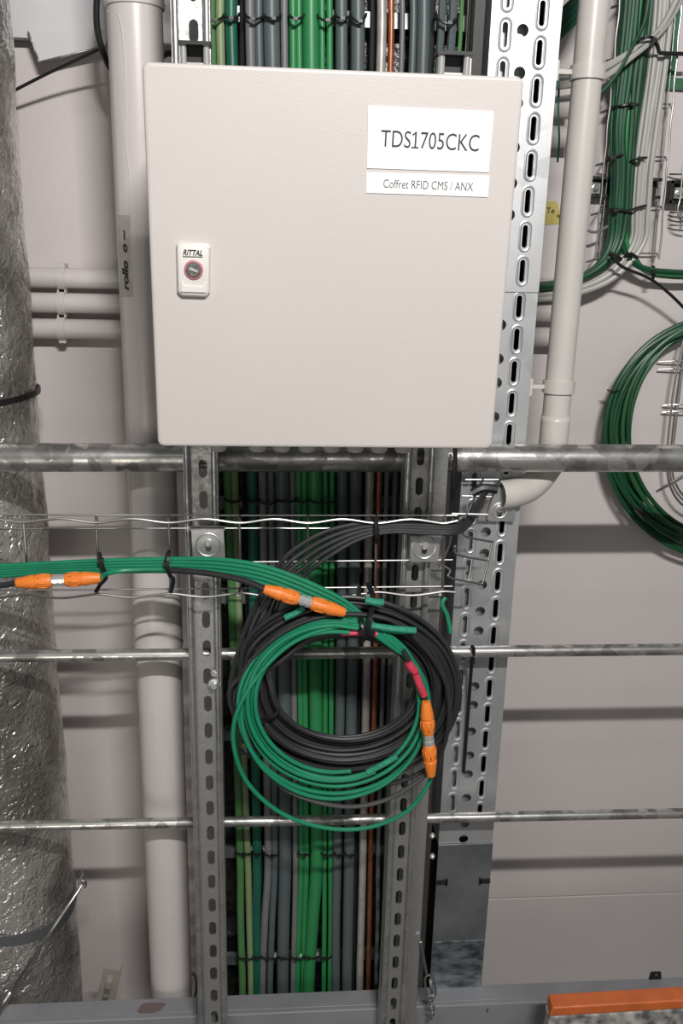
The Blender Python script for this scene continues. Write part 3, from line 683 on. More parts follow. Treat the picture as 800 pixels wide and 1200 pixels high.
def fit_text(s, pa_, pb_, hpx, parent, name='lettering', shear=0, off=0, n_=.0013, mt=INK, fix1=False):
    A, B_ = E(*face_px(*pa_), n_), E(*face_px(*pb_), n_); U_ = (B_-A).normalized(); V_ = eN.cross(U_)
    size = 1.0; o = text(s, size, Vector(), X, Z, mt, parent, name, shear=shear, off=off/1.0)
    if fix1:
        # the built-in font's figure one is a bare stroke: give it its flag and foot
        t0 = text(s[:s.index('1')], size, Vector(), X, Z, mt, parent); t1 = text(s[:s.index('1')+1], size, Vector(), X, Z, mt, parent)
        e0 = [v.co.x for v in t0.data.vertices]; e1 = [v.co.x for v in t1.data.vertices]
        W0, W1 = max(e0)-min(e0), max(e1)-min(e1); x0_ = min(v.co.x for v in o.data.vertices)
        hgt = max(v.co.z for v in o.data.vertices); low = min(v.co.z for v in t1.data.vertices)
        xr_ = x0_+W1; bmx = bmesh.new(); bmx.from_mesh(o.data); sw_ = .085
        for quad in (((xr_-sw_*.5-.24, low), (xr_-sw_*.5+.19, low), (xr_-sw_*.5+.19, low+.07), (xr_-sw_*.5-.24, low+.07)), ((xr_-sw_*.6, hgt), (xr_-sw_*.6-.20, hgt-.13), (xr_-sw_*.6-.20, hgt-.21), (xr_-sw_*.6, hgt-.09))):
            bmx.faces.new([bmx.verts.new((u_, -.0002, v_)) for u_, v_ in quad])
        bmx.to_mesh(o.data); bmx.free()
        for q_ in (t0, t1): bpy.data.objects.remove(q_)
    me = o.data; xs = [v.co.x for v in me.vertices]; zz_ = [v.co.z for v in me.vertices]
    w_ = max(xs)-min(xs); h_ = max(zz_)-min(zz_); sx_ = (B_-A).length/w_; sz_ = hpx*pxm((pa_[0]+pb_[0])/2, pa_[1], YE)/h_
    mid = (A+B_)/2; mx, mz = (max(xs)+min(xs))/2, (max(zz_)+min(zz_))/2
    for v in me.vertices: v.co = mid+U_*(v.co.x-mx)*sx_+V_*(v.co.z-mz)*sz_+eN*(-v.co.y*.3)
    return o
fit_text('TDS1705CKC', (446, 162), (561, 168), 18.5, s1, fix1=True)
fit_text('Coffret RFID CMS / ANX', (449, 215), (554, 219), 9.5, s2, mt=mat('grey_ink', (.10, .10, .11), .6))
# lock plate
def lockring(sc_, dy=0): 
    base = [(207, 286), (211, 283), (243, 285), (247, 289), (246, 343), (242, 348), (213, 347), (208, 342)]
    cxp, cyp = 227, 316; return [face_px(cxp+(x-cxp)*sc_, cyp+dy+(y-cyp)*sc_) for x, y in base]
b = MB(); vs = []; N = 8
lv = [(1, 0), (1, .003), (.95, .0062), (.88, .0075)]
for s_, n_ in lv: vs += [E(u, v, n_) for u, v in lockring(s_)]
b.add(vs, [(i*N+k, i*N+(k+1) % N, (i+1)*N+(k+1) % N, (i+1)*N+k) for i in range(len(lv)-1) for k in range(N)]+[tuple(range(len(vs)-N, len(vs)))])
lock = b.build('lock_plate', LOCK, enc, bevel=.0012)
b = MB(); q = [face_px(*p) for p in ((213, 327), (217, 334), (238, 335), (242, 328), (242, 342), (213, 341))]
b.add([E(u, v, .0074) for u, v in q]+[E(u, v, .0095 if i not in (0, 3) else .0078) for i, (u, v) in enumerate(q)], [tuple(range(6, 12))]+[(i, (i+1) % 6, (i+1) % 6+6, i+6) for i in range(6)]); b.build('grip', LOCK, lock, bevel=.0008)
u, v = face_px(227, 316, .0075); lr = 11*pxm(227, 316, YE)
b = MB(); b.lathe(E(u, v, .0070), E(u, v, .02), [(0, lr), (.0022, lr), (.0026, lr-.0012)], 28); b.build('lock_ring', RINGR, lock)
b = MB(); b.lathe(E(u, v, .0070), E(u, v, .02), [(0, lr*.78), (.0034, lr*.78), (.0040, lr*.70)], 28); b.build('lock_cylinder', mat('dark_zinc', (.30, .32, .30), .3, .7, var=.5, vscale=300), lock)
b = MB(); Ml = Matrix((eU, -eN, eV)).transposed().to_3x3()
b.box(E(u, v, .0115), (lr*.9, .002, lr*.26), Ml @ Matrix.Rotation(.35, 3, 'Y')); b.build('key_insert', CHROME, lock)
fit_text('RITTAL', (215, 295), (238, 296), 6.6, lock, shear=.3, off=.03, n_=.0080)
b = MB(); A, B_ = E(*face_px(215, 300), .0080), E(*face_px(238, 300.5), .0080); b.box((A+B_)/2, ((B_-A).length, .0004, .0007), Ml); b.build('underline', INK, lock)
# top brackets: black cap over a steel U
for xa_, xb_, ya_, yb_, plab in ((210, 247, 52, 74, 'left'), (510, 553, 64, 86, 'right')):
    u0, v0 = face_px(xa_, yb_, -.17); u1, v1 = face_px(xb_, ya_, -.17)
    p0 = E(u0, eh/2-.006, -.185); wd = (u1-u0)
    vtop = v1
    br = MB()
    for s_ in (0, 1): br.tube([E(u0+wd*(.14 if s_ == 0 else .86), eh/2-.012, -.168), E(u0+wd*(.14 if s_ == 0 else .86), vtop-.001, -.168)], wd*.10, 12)
    brk = br.build('mounting_bracket', CHROME, enc)
    c = MB(); c.box(E((u0+u1)/2, vtop, -.176), (wd, .030, .004), Ml); c.box(E((u0+u1)/2, (vtop+eh/2)/2-.004, -.185), (wd*.7, .006, abs(vtop-eh/2)+.01), Ml); c.build('cap', BLACK, brk)
    c = MB(); c.box(E((u0+u1)/2, (vtop+eh/2)/2-.002, -.172), (wd*.6, .003, .005), Ml); c.build('crosspiece', GALV, brk)
# cable glands under the box
for gx in (256, 302, 330, 360, 388, 416, 444, 472):
    u, v = face_px(gx, 524, -.06); b = MB(); rg = .0105
    b.lathe(E(u, -eh/2+.010, -.06), E(u, -eh/2-.03, -.06), [(0, rg), (.0275, rg), (.0305, rg*.85), (.0315, rg*.5)], 20); b.build('cable_gland', KNOB, enc)

# ---------------------------------------------------------------- wire mesh tray
YTb, YTf = 1.222, 1.190
tray = thing('wire_mesh_tray', 'horizontal wire mesh cable tray clamped across both struts', 'cable tray', at(270, 697, YTb))
def wire(pts, r=.0016, par=None, name='wire', n=6, sm=True, mt=WIRE):
    P_ = [at(*p) for p in pts]; b = MB(); b.tube(smooth(P_, n) if sm else P_, r, 8); return b.build(name, mt, par or tray)
crossx = [-400, -314, -229, -143, -58, 28, 113, 198, 281, 361, 441, 521]
wire([(-420, 603, YTb), (-60, 603, YTb), (230, 604, YTb), (536, 604, YTb)], .0015)
wire([(-420, 620, YTb), (-60, 620, YTb), (230, 619, YTb), (532, 619, YTb)], .0013)
wire([(-420, 661, YTb), (-60, 661, YTb), (230, 659, YTb), (530, 656, YTb)], .0013)
wire([(-420, 692, YTb), (-60, 692, YTb), (230, 690, YTb), (530, 687, YTb)], .0015)
def wavy(y0, y1, amp, xe):
    pts = []; 
    for i, cx_ in enumerate(crossx[:-1]):
        nx_ = crossx[i+1]; f = lambda x: y0+(y1-y0)*x/540
        w_ = nx_-cx_; pts += [(cx_+w_*k/8, f(cx_)+amp*math.cos(2*PI*k/8), YTf) for k in range(8)]
    pts += [(crossx[-1], y1+amp, YTf), (xe, y1-1, YTf)]
    return pts
wire(wavy(610, 611, 2.2, 536), .0019, n=3)
wire(wavy(699, 695, -2.0, 534), .0019, n=3)
for i, cx_ in enumerate(crossx):
    top = (cx_-1, 606, YTb-.002)
    sh_ = .0125*(cx_-325)
    wire([(cx_+1, 612, YTf), (cx_, 605, YTb-.003), (cx_-.5, 609, YTb-.003), (cx_-sh_*.7, 650, YTb-.003), (cx_-sh_, 684, YTb-.003), (cx_-sh_-.3, 690, YTb-.003), (cx_-sh_-3, 697, YTf)], .0018, n=5)
# corner piece going back beside the post
for pts in ([(529, 602, 1.20), (571, 603, 1.20)], [(541, 581, 1.26), (577, 582, 1.26)], [(545, 562, 1.31), (586, 562, 1.31)],
            [(566, 561, 1.312), (547, 602, 1.20), (543, 606, 1.198)], [(586, 561, 1.312), (576, 585, 1.25), (570, 605, 1.20), (571, 610, 1.198)],
            [(543, 622, 1.20), (546, 629, 1.215), (577, 635, 1.23)], [(533, 640, 1.20), (536, 650, 1.22), (572, 657, 1.235)],
            [(513, 660, 1.22), (527, 668, 1.22), (527, 677, 1.22), (563, 684, 1.235)], [(553, 655, 1.225), (551, 668, 1.225), (548, 681, 1.225)],
            [(577, 634, 1.235), (572, 657, 1.236), (565, 684, 1.237)], [(530, 608, 1.20), (526, 640, 1.21), (513, 665, 1.22)]):
    wire(pts, .0017, n=5)
# clamp plates with keyhole bolts
def clamp(pxs, bx, by, label, Yc=1.214, rim=17):
    q = [at(*p, Yc) for p in pxs]; cxx = sum((v.x for v in q))/4; czz = sum((v.z for v in q))/4
    t = thing('clamp_plate', label, 'clamp', (cxx, Yc, min(v.z for v in q)), 'clamp plates')
    ctr = at(bx, by, Yc); b = MB()
    b.tube([ctr+Vector((math.cos(a)*rim*.00110*.9, -.001, math.sin(a)*rim*.00110*.9)) for a in [k*PI/12 for k in range(24)]], .0016, 8, True)
    o = Vector((cxx, Yc, czz)); out = [((v-o).x, (v-o).z) for v in q]
    hb = [((ctr-o).x+u_, (ctr-o).z+v_) for u_, v_ in slot(0, -.002, .008, .018, 6)]
    outline_mesh(out, [hb], .0022, o, X, Z, 'plate', galv('clamp_zinc', .74, .5, .3, 40), t, extra=b)
    b = MB(); zt1 = q[0].z; b.box(((q[0].x+q[1].x)/2, Yc+.006, zt1+.001), (abs(q[1].x-q[0].x)+.004, .014, .0022)); b.build('folded_lip', GALV, t)
    b = MB(); b.lathe(ctr+Vector((0, .002, .003)), ctr+Vector((0, -.02, .003)), [(0, .0062), (.006, .0058), (.009, .003)], 8); b.build('bolt', CHROME, t)
clamp(((224, 621), (262, 621), (264, 655), (226, 655)), 244, 638, 'square clamp plate with keyhole bolt holding the tray on the left strut')
clamp(((481, 630), (516, 630), (513, 658), (480, 658)), 497, 641, 'square clamp plate with keyhole bolt holding the tray on the right strut')
clamp(((562, 572), (605, 572), (603, 611), (560, 610)), 585, 598, 'clamp plate with round boss bolted on the perforated post under the elbow', Yc=1.318, rim=12)

# ---------------------------------------------------------------- black cables in the tray and the coil
RB = .0034
def ell(L_, T_, R_, B_, th):
    cx_, cy_ = (L_+R_)/2, (T_+B_)/2
    return cx_+(R_-L_)/2*math.cos(th), cy_+(B_-T_)/2*math.sin(th)
random.seed(11)
blk = []
for i in range(5):
    pts = []
    # entry: round the tray corner, along the tray, fan down-left
    yo = i*3.2
    Yt = 1.198-.002*i
    pts += [(572-2*i, 572+5*i, 1.27), (558, 590+3*i, 1.235), (548, 606+yo*.8, 1.213), (533, 613+yo*.9, Yt), (500, 612+yo, Yt), (455, 612+yo*.9, Yt)]
    pts += [(420, 614+4.5*i, Yt-.002), (385, 622+7.5*i, Yt-.006), (355, 637+9.5*i, 1.186), (330, 658+10*i, 1.180), (303+4*i, 702+6*i, 1.176), (284+6*i, 748+4*i, 1.174)]
    # turns (counter-clockwise on screen: down the left side, along the bottom, up the right, over the top)
    nt = 6
    for tr in range(nt):
        f = ((i*nt+tr)*7 % 30)/29.0
        Lx = 270+48*f+random.uniform(-3, 3); Rx = 538-50*f+random.uniform(-4, 4); Tp = 702+42*f+random.uniform(-4, 4); Bt = 917-50*f+random.uniform(-3, 3)
        yy = 1.168+random.uniform(-.014, .016)
        steps = 12; start = 0 if tr == 0 else 0
        for s_ in range(steps):
            th = PI - 2*PI*s_/steps + (0)     # start at the left
            if tr == 0 and s_ == 0: pass
            x, y = ell(Lx, Tp, Rx, Bt, th)
            x += random.uniform(-.5, .5); y += random.uniform(-.5, .5)
            pts.append((x, y, yy))
    # finish under the bundle tie
    pts.append((300+4*i, 760, 1.165))
    blk.append(cable(pts, RB, BLACKC, f'{ORD[i]} from the top of five black cables fanning from the tray into the coil', 'black coiled cables', n=6))

# loose grey outer loop under the coil
cable([(287, 850, 1.146), (300, 890, 1.146), (340, 928, 1.143), (400, 945, 1.140), (450, 938, 1.140), (490, 915, 1.138), (503, 903, 1.134)], RB, mat('grey_loop', (.07, .07, .07), .45), 'single grey-black cable sagging just under the coil into the lowest orange connector')
cable([(285, 870, 1.150), (279, 820, 1.148), (290, 780, 1.146), (330, 742, 1.143), (380, 722, 1.14), (440, 722, 1.14), (480, 742, 1.14), (518, 790, 1.142), (526, 840, 1.144), (512, 890, 1.150), (470, 915, 1.156), (420, 922, 1.165)], RB, BLACKC, 'black cable lying on the front of the coil over the green loops')

# ---------------------------------------------------------------- green cables
RG = .0032
GY = 1.142
starts = [665, 667, 669, 671, 673]; mids = [655, 658.5, 662, 665.5, 669]
gcol = GREEN
for i in range(5):
    dx, yo = i*1.0, i
    pts = [(-420, 664+3*i, 1.195), (-200, 664+3*i, 1.195), (-40, 664+3*i, 1.195), (0, 663+3.0*i, 1.195), (60, 660+2.6*i, 1.193), (120, 657+3.2*i, 1.190), (200, 655+3.6*i, 1.184), (260, 656+4.6*i, 1.172), (310, 664+5*i, 1.160), (360, 682+5.5*i, 1.150), (400, 702+5*i, 1.146), (426, 722+3*i, 1.144)]
    if i in (0, 1, 2):   # into the loops
        ext = [(279+8*i, 727+3*i, 503-6*i, 930-9*i), (283+8*i, 733+2*i, 499-6*i, 936-9*i)]
        pts += [(450, 742, 1.142), (470, 762, 1.142)]
        for j, (L_, T_, R_, B_) in enumerate(ext):
            for s_ in range(14):
                th = -.30+2*PI*s_/14
                x, y = ell(L_, T_, R_, B_, th); pts.append((x+random.uniform(-.4, .4), y+random.uniform(-.4, .4), GY-.003*j-.004*i+.004*math.sin(th*2+i)))
            if i >= 1 and j == 0: break
        pts.append((448, 742, 1.135))
    elif i == 3:
        pts += [(452, 742, 1.140), (484, 775, 1.138), (499, 806, 1.136), (501, 828, 1.134)]
    else:
        pts += [(446, 738, 1.138), (470, 741, 1.137), (487, 738, 1.136)]
    cable(pts, RG, GREEN, f'{ORD[i]} from the top of five emerald cables running in the tray to the coil', 'green tray cables', n=6, seg=10)
# green loops lying in front
cable([(430, 733, 1.134), (390, 735, 1.130), (340, 755, 1.128), (300, 795, 1.127), (276, 840, 1.128), (275, 880, 1.130), (292, 920, 1.132), (330, 953, 1.134), (380, 970, 1.134), (430, 970, 1.134), (475, 952, 1.135), (500, 922, 1.136), (506, 905, 1.136)], RG, GREEN, 'single green cable sagging lowest of all below the coil', seg=10)
for i, (L_, T_, R_, B_, a0, a1) in enumerate(((290, 733, 494, 915, -1.3, -5.2), (299, 740, 488, 905, -1.4, -4.9))):
    cable([(*ell(L_, T_, R_, B_, a0+(a1-a0)*k/14), 1.128+.002*i) for k in range(15)], RG, GREEN, ['green loop end lying across the left and bottom front of the coil', 'innermost green loop end on the front of the coil'][i], 'green front loops', seg=10)
# sleeves
def sleeve(a, c, r, mt, label, Yc=1.131):
    b = MB(); P_ = smooth([at(*a, Yc), at((a[0]+c[0])/2, (a[1]+c[1])/2+1, Yc-.001), at(*c, Yc)], 4); b.tube(P_, r, 10); return tag(b.build('sleeve', mt), label, 'sleeve')
GR2 = mat('sea_green_sleeve', (.03, .32, .20), .5, var=.3, vscale=150)
sleeve((434, 733), (487, 739), .0048, GR2, 'printed green sleeve ending right of the zip ties on top of the coil')
sleeve((428, 703), (449, 706), .0050, GR2, 'short green sleeve stub above the zip ties')
sleeve((334, 724), (356, 712), .0045, GR2, 'short green sleeve pointing down left under the upper orange connector', 1.15)
sleeve((430, 905), (465, 886), .0046, GR2, 'green sleeve end on the lower right of the coil', 1.128)
sleeve((478, 776), (486, 787), .0058, RED, 'crumpled pink sleeve piece on the cable above the vertical orange connector', 1.128)
sleeve((487, 790), (497, 815), .0054, RED, 'longer pink marker sleeve just above the vertical orange connector', 1.128)
cable([(472, 762, 1.132), (480, 776, 1.130), (488, 792, 1.130), (497, 815, 1.130), (499, 828, 1.130)], .0036, BLACKC, 'black cable through the pink sleeves into the vertical orange connector')
cable([(400, 742, 1.132), (424, 742, 1.131), (442, 743, 1.131)], .0034, RED, 'short pink wire under the zip ties on the coil top', name='wire', cat='wire')

# orange connectors
def connector(a, c, Yc, label, cable_r=.0044, flip=False):
    A, B_ = at(*a, Yc), at(*c, Yc); L_ = (B_-A).length; ax = (B_-A).normalized()
    t = thing('cable_connector', label, 'connector', A, 'orange connector pairs')
    R_ = .0098
    def house(P0, P1, ln, name='housing'):
        b = MB(); prof = [(0, .0058), (ln*.06, .0068), (ln*.42, R_*.98), (ln*.50, R_), (ln*.52, R_*.90), (ln*.56, R_*.90), (ln*.58, R_), (ln*.9, R_), (ln*.97, R_*.92), (ln, R_*.86)]
        b.lathe(P0, P1, prof, 14)
        o = b.build(name, ORANGE, t, sharp=28)
        u_ = (P1-P0).normalized(); side = u_.orthogonal().normalized(); s2_ = u_.cross(side)
        g = MB()
        for k in range(8):
            a_ = 2*PI*k/8; d_ = side*math.cos(a_)+s2_*math.sin(a_)
            g.tube([P0+u_*ln*.62+d_*R_*.97, P0+u_*ln*.88+d_*R_*.97], .0011, 6)
        g.build('grip_ribs', ORANGE, o)
    house(A, B_, L_*.42); house(B_, A, L_*.42)
    m1 = A+ax*L_*.41; b = MB(); b.lathe(m1, B_, [(0, R_*.62), (L_*.03, R_*.62), (L_*.035, R_*.80), (L_*.085, R_*.80), (L_*.09, R_*.66), (L_*.10, R_*.66), (L_*.105, R_*.84), (L_*.15, R_*.84), (L_*.155, R_*.7), (L_*.18, R_*.7)], 10, False); b.build('coupling_nut', CHROME, t)
    return t
connector((19, 683), (118, 677), 1.150, 'orange round plug pair in the tray at the far left')
connector((309, 690), (404, 718), 1.132, 'orange round plug pair lying slanted on top of the coil')
connector((499, 822), (505, 909), 1.124, 'orange round plug pair hanging vertically on the right of the coil')
cable([(-420, 680, 1.19), (-200, 684, 1.185), (-40, 687, 1.165), (0, 686, 1.156), (20, 683, 1.152)], .0042, BLACKC, 'black cable entering the leftmost orange plug from the left edge')
cable([(200, 668, 1.178), (245, 672, 1.160), (285, 680, 1.145), (312, 691, 1.134)], .0046, BLACKC, 'black cable under the green bundle ending in the slanted orange plug')
cable([(118, 677, 1.152), (126, 672, 1.17), (150, 668, 1.183), (200, 667, 1.182)], .0036, GREEN, 'green cable leaving the leftmost orange plug to the right')
cable([(522, 700, 1.20), (518, 708, 1.198), (524, 722, 1.196), (528, 742, 1.19)], .0032, GREEN, 'short green and yellow earth wire end beside the right strut', name='wire', cat='wire')

# zip ties on tray and coil
def tie(pts, label, r=.0014, head=None, n=6, grp=None):
    P_ = [at(*p) for p in pts]; t = thing('zip_tie', label, 'zip tie', P_[0], grp)
    b = MB(); b.tube(smooth(P_, n), r, 6, rb=r*1.6); b.build('strap', BLACK, t)
    if head: b = MB(); b.box(at(*head), (.0075, .007, .0065)); b.build('head', BLACK, t)
    return t
tie([(116, 648, 1.192), (117, 652, 1.183), (120, 664, 1.178), (124, 677, 1.182), (117, 686, 1.190), (112, 694, 1.19)], 'black zip tie round the green bundle right of the leftmost orange plug', .002, (118, 657, 1.178))
tie([(198, 646, 1.188), (196, 652, 1.176), (196, 664, 1.171), (199, 674, 1.176), (203, 680, 1.182), (200, 694, 1.188)], 'black zip tie round the green bundle in the tray left of the left clamp plate', .002, (195, 660, 1.172))
tie([(421, 688, 1.188), (420, 710, 1.165), (424, 730, 1.126), (428, 746, 1.123), (424, 752, 1.14)], 'left black zip tie hanging the coil from the tray', .0023, (423, 740, 1.122))
tie([(431, 684, 1.19), (437, 700, 1.160), (434, 722, 1.124), (431, 742, 1.121), (436, 750, 1.14)], 'right black zip tie hanging the coil from the tray', .0026, (436, 741, 1.120))
tie([(440, 606, 1.19), (441, 616, 1.182), (442, 630, 1.182), (439, 636, 1.20)], 'black zip tie round the black cables at the middle of the tray', .0022, (441, 622, 1.181))
tie([(304, 848, 1.150), (312, 841, 1.141), (322, 838, 1.138), (327, 831, 1.144)], 'black zip tie across the inner left side of the black coil', .0018, (308, 845, 1.140))
tie([(552, 757, 1.272), (555, 762, 1.270), (552, 785, 1.300), (548, 840, 1.318), (543, 905, 1.322)], 'long black zip tie dangling from the rod in front of the perforated post', .0019, (553, 775, 1.28))
tie([(284, 876, 1.14), (289, 882, 1.136), (293, 888, 1.14)], 'small black zip tie on the lower left of the coil', .0018, (284, 881, 1.137))
cable([(533, 525, 1.262), (533, 545, 1.258), (531, 575, 1.262)], .0035, BLACK, 'short black cable over the thick pipe just under the box corner')
cable([(553, 578, 1.262), (566, 572, 1.262), (582, 574, 1.262)], .007, BLACK, 'thick black cable end entering the beige elbow')

# ---------------------------------------------------------------- wires at the top left
cable([(13, 108, 1.60), (60, 84, 1.58), (121, 55, 1.55)], .0026, BLACK, 'straight thin black wire sloping up from the foil duct to the grey pipe')
cable([(116, -20, 1.5), (113, 5, 1.5), (114, 35, 1.5), (121, 62, 1.5), (133, 85, 1.52), (160, 105, 1.5), (190, 66, 1.45), (206, 64, 1.44), (214, 66, 1.42)], .0048, BLACK, 'thick black cable bending down behind the top of the grey pipe')

# ---------------------------------------------------------------- right wall: wire basket with bundles
def basket(name_label, L0, L1, R0, R1, rows, xe_off, Yb=1.645, Yf=1.60):
    t = thing('wire_basket', name_label, 'cable tray', at(L1[0], L1[1], Yb))
    for (x0, y0), (x1, y1), dd, Yk, rr_, wav in ((L0, L1, 0, Yf, .0017, 1), (L0, L1, 5, Yb, .0014, 0), (R0, R1, 0, Yf, .0017, 1), (R0, R1, -6, Yb, .0014, 0)):
        pts = []; n = len(rows)*2
        for k in range(n+1): f = k/n; pts.append((x0+(x1-x0)*f+dd+(wav*.5*(1 if k % 2 else -1)), y0+(y1-y0)*f, Yk))
        wire(pts, rr_, t, n=5)
    for y in rows:
        fl_ = (y-L0[1])/(L1[1]-L0[1]); xl = L0[0]+(L1[0]-L0[0])*fl_; xr = R0[0]+(R1[0]-R0[0])*fl_
        wire([(xl, y, Yf), (xl+2, y-5, Yb), (xl+8, y-6, Yb), (xr-8, y-6, Yb), (xr-3, y-5, Yb), (xr, y, Yf)], .0015, t, n=4)
        wire([(xl-10, y+3, 1.655), (xl+4, y-1, 1.655)], .0013, t, n=2)
    return t
basket('vertical wire basket on the right wall carrying green and grey cables', (732, -60), (697, 303), (804, -60), (772, 303), (-30, 5, 68, 128, 190, 248, 303), 0)
for xa_, xb_, ya_, yb_, lb in ((686, 770, 207, 233, 'short black steel channel behind the wire basket on the right wall'), (783, 840, 212, 240, 'dark mounting channel at the right edge beside the wire basket')):
    Yc = 1.645; a0, a1 = at(xa_, ya_, Yc), at(xb_, yb_, Yc)
    t = thing('mounting_channel', lb, 'bracket', a0)
    for zz_ in (a0.z-.002, a1.z+.002):
        b = MB(); b.box(((a0.x+a1.x)/2, Yc, zz_), (a1.x-a0.x, .026, .005)); b.build('rail', DARK, t)
    b = MB(); b.box(((a0.x+a1.x)/2, Yc+.011, (a0.z+a1.z)/2), (a1.x-a0.x, .003, a0.z-a1.z)); b.build('back', DARK, t)
    b = MB(); b.box((a0.x+.003, Yc, (a0.z+a1.z)/2), (.005, .026, a0.z-a1.z)); b.build('end', DARK, t)
    for xq in ((698, 757) if xa_ < 700 else (796,)):
        p = at(xq, (ya_+yb_)/2, Yc); b = MB(); b.box(p+Vector((0, .004, 0)), (.017, .004, .019)); b.lathe(p+Vector((0, .003, 0)), p+Vector((0, -.01, 0)), [(0, .006), (.006, .006), (.008, .003)], 8); b.build('bolt', CHROME, t)
random.seed(5)
# green bundle
NB = 9
for i in range(NB):
    f = i/(NB-1); Yc = 1.622-.014*math.sin(f*PI)-random.uniform(0, .008); j = lambda: random.uniform(-1.5, 1.5)
    mt = [TEAL, GREEND, GREEND, TEAL, GREEND, GREENB, GREEND, GREEND, GREEND][i]  # lighter greens between the dark ones stand in for highlights on the bundle
    top = [(733+34*f, -40, Yc), (730+32*f+j(), 20, Yc), (722+30*f+j(), 90, Yc), (716+30*f+j(), 150, Yc), (718+24*f+j(), 200, Yc), (716+24*f, 246, Yc)]
    if i % 3 != 2: pts = top+[(714+20*f, 280, Yc), (706+14*f, 303, Yc-.004), (690+6*f, 319+2*f, Yc-.006), (668, 328+4*f, Yc-.008), (640, 333+5*f, Yc-.008), (600, 336+4*f, Yc-.008)]; lb = f'{ORD[i]} from left in the green wall bundle, sweeping left behind the beige pipe'; g = 'green cables turning left'
    else: pts = top+[(724+14*f, 280, Yc), (735+9*f, 303, Yc), (752+4*f, 313+4*f, Yc), (780, 317+6*f, Yc), (850, 318+6*f, Yc), (1200, 316+6*f, Yc)]; lb = f'{ORD[i]} from left in the green wall bundle, turning right to the edge'; g = 'green cables turning right'
    cable(pts, .0052, mt, lb, g, seg=8, n=6)
NB = 5
for i in range(NB):
    f = i/(NB-1); Yc = 1.612-random.uniform(0, .008); j = lambda: random.uniform(-1, 1)
    cable([(770+20*f, -40, Yc), (768+18*f+j(), 20, Yc), (760+18*f+j(), 90, Yc), (752+17*f+j(), 150, Yc), (745+17*f+j(), 200, Yc), (742+17*f, 250, Yc), (740+16*f, 280, Yc), (726+14*f, 305, Yc), (704+8*f, 325+f*5, Yc), (668, 339+7*f, Yc), (630, 344+7*f, Yc), (590, 346+7*f, Yc)],
          .0050, GREYL, f'{ORD[i]} from left of the light grey cables beside the green wall bundle', 'light grey cables')
    cable([(806+8*f, -40, 1.595), (790+6*f+j(), 5, 1.592), (770+3*f+j(), 38, 1.588), (740, 60+7*f, 1.582-.004*f), (705, 78+14*f, 1.575), (668, 84+16*f, 1.57), (630, 88+16*f, 1.57), (600, 90+16*f, 1.57)],
          .0046, GREYM if i == 2 else GREYL, f'{ORD[i]} from top of the grey cables crossing over the green wall bundle', 'grey cables crossing left')
cable([(762, -20, 1.575), (755, 25, 1.572), (738, 60, 1.568), (722, 88, 1.568), (700, 112, 1.572), (668, 130, 1.58)], .003, GREEND, 'single dark green cable crossing diagonally over the grey cables at top right')
for i in range(8):
    f = i/7
    cable([(720+4*f, -60-10*f, 1.52), (690, -22+26*f, 1.52), (666, 5+28*f, 1.52), (640, 28+30*f, 1.525), (600, 52+32*f, 1.53), (560, 62+34*f, 1.53), (520, 68+34*f, 1.53)], .0040, TEAL if i % 2 else GREEND, f'{ORD[i]} from top of the green cables running diagonally behind the perforated post', 'green cables behind the post')  # alternating jacket tones put highlights into the colour
cable([(655, 92, 1.40), (654, 130, 1.40), (655, 165, 1.40), (653, 190, 1.41)], .0016, TEAL, 'thin green wire between the perforated post and the beige pipe', name='wire', cat='wire')
cable([(660, 240, 1.62), (675, 255, 1.615), (684, 267, 1.61), (697, 272, 1.605), (712, 265, 1.60)], .0025, GREYM, 'thin grey cable loop below the black channel beside the beige pipe')
cable([(716, 296, 1.57), (728, 312, 1.57), (760, 326, 1.58), (785, 345, 1.59), (806, 366, 1.60)], .0028, BLACK, 'thin black wire falling from the basket end to the right edge', name='wire', cat='wire')
for (pts, lb, hd) in (([(744, 52, 1.60), (752, 45, 1.57), (764, 44, 1.567), (770, 54, 1.575), (772, 62, 1.59)], 'black zip tie round the crossing grey cables at top right', (766, 47, 1.565)),
                      ([(716, 126, 1.61), (728, 124, 1.595), (740, 122, 1.595), (748, 123, 1.61)], 'black zip tie round the green wall bundle above the black channel', (741, 122, 1.592)),
                      ([(712, 188, 1.61), (720, 184, 1.596), (730, 182, 1.6)], 'black zip tie on the left half of the green bundle above the channel', (719, 185, 1.594)),
                      ([(738, 190, 1.60), (746, 186, 1.590), (757, 185, 1.595)], 'black zip tie on the light grey cables above the channel', (750, 186, 1.589)),
                      ([(712, 246, 1.61), (722, 245, 1.593), (735, 247, 1.592), (748, 243, 1.592), (756, 241, 1.6)], 'long black zip tie round both wall bundles below the black channel', (722, 246, 1.590)),
                      ([(714, 296, 1.59), (720, 300, 1.59), (728, 304, 1.6)], 'black zip tie where the green wall bundle splits', (719, 299, 1.588)),
                      ([(732, 301, 1.60), (738, 297, 1.59), (746, 302, 1.60)], 'black zip tie on the grey cables at the bundle split', None),
                      ([(765, 312, 1.61), (766, 320, 1.602), (764, 328, 1.61)], 'black zip tie on the green bundle leaving to the right edge', (765, 318, 1.60)),
                      ([(772, 62, 1.59), (790, 63, 1.59), (815, 63, 1.59)], 'long black tie tail crossing the green framed board', None)):
    tie(pts, lb, .0022, hd, 5)
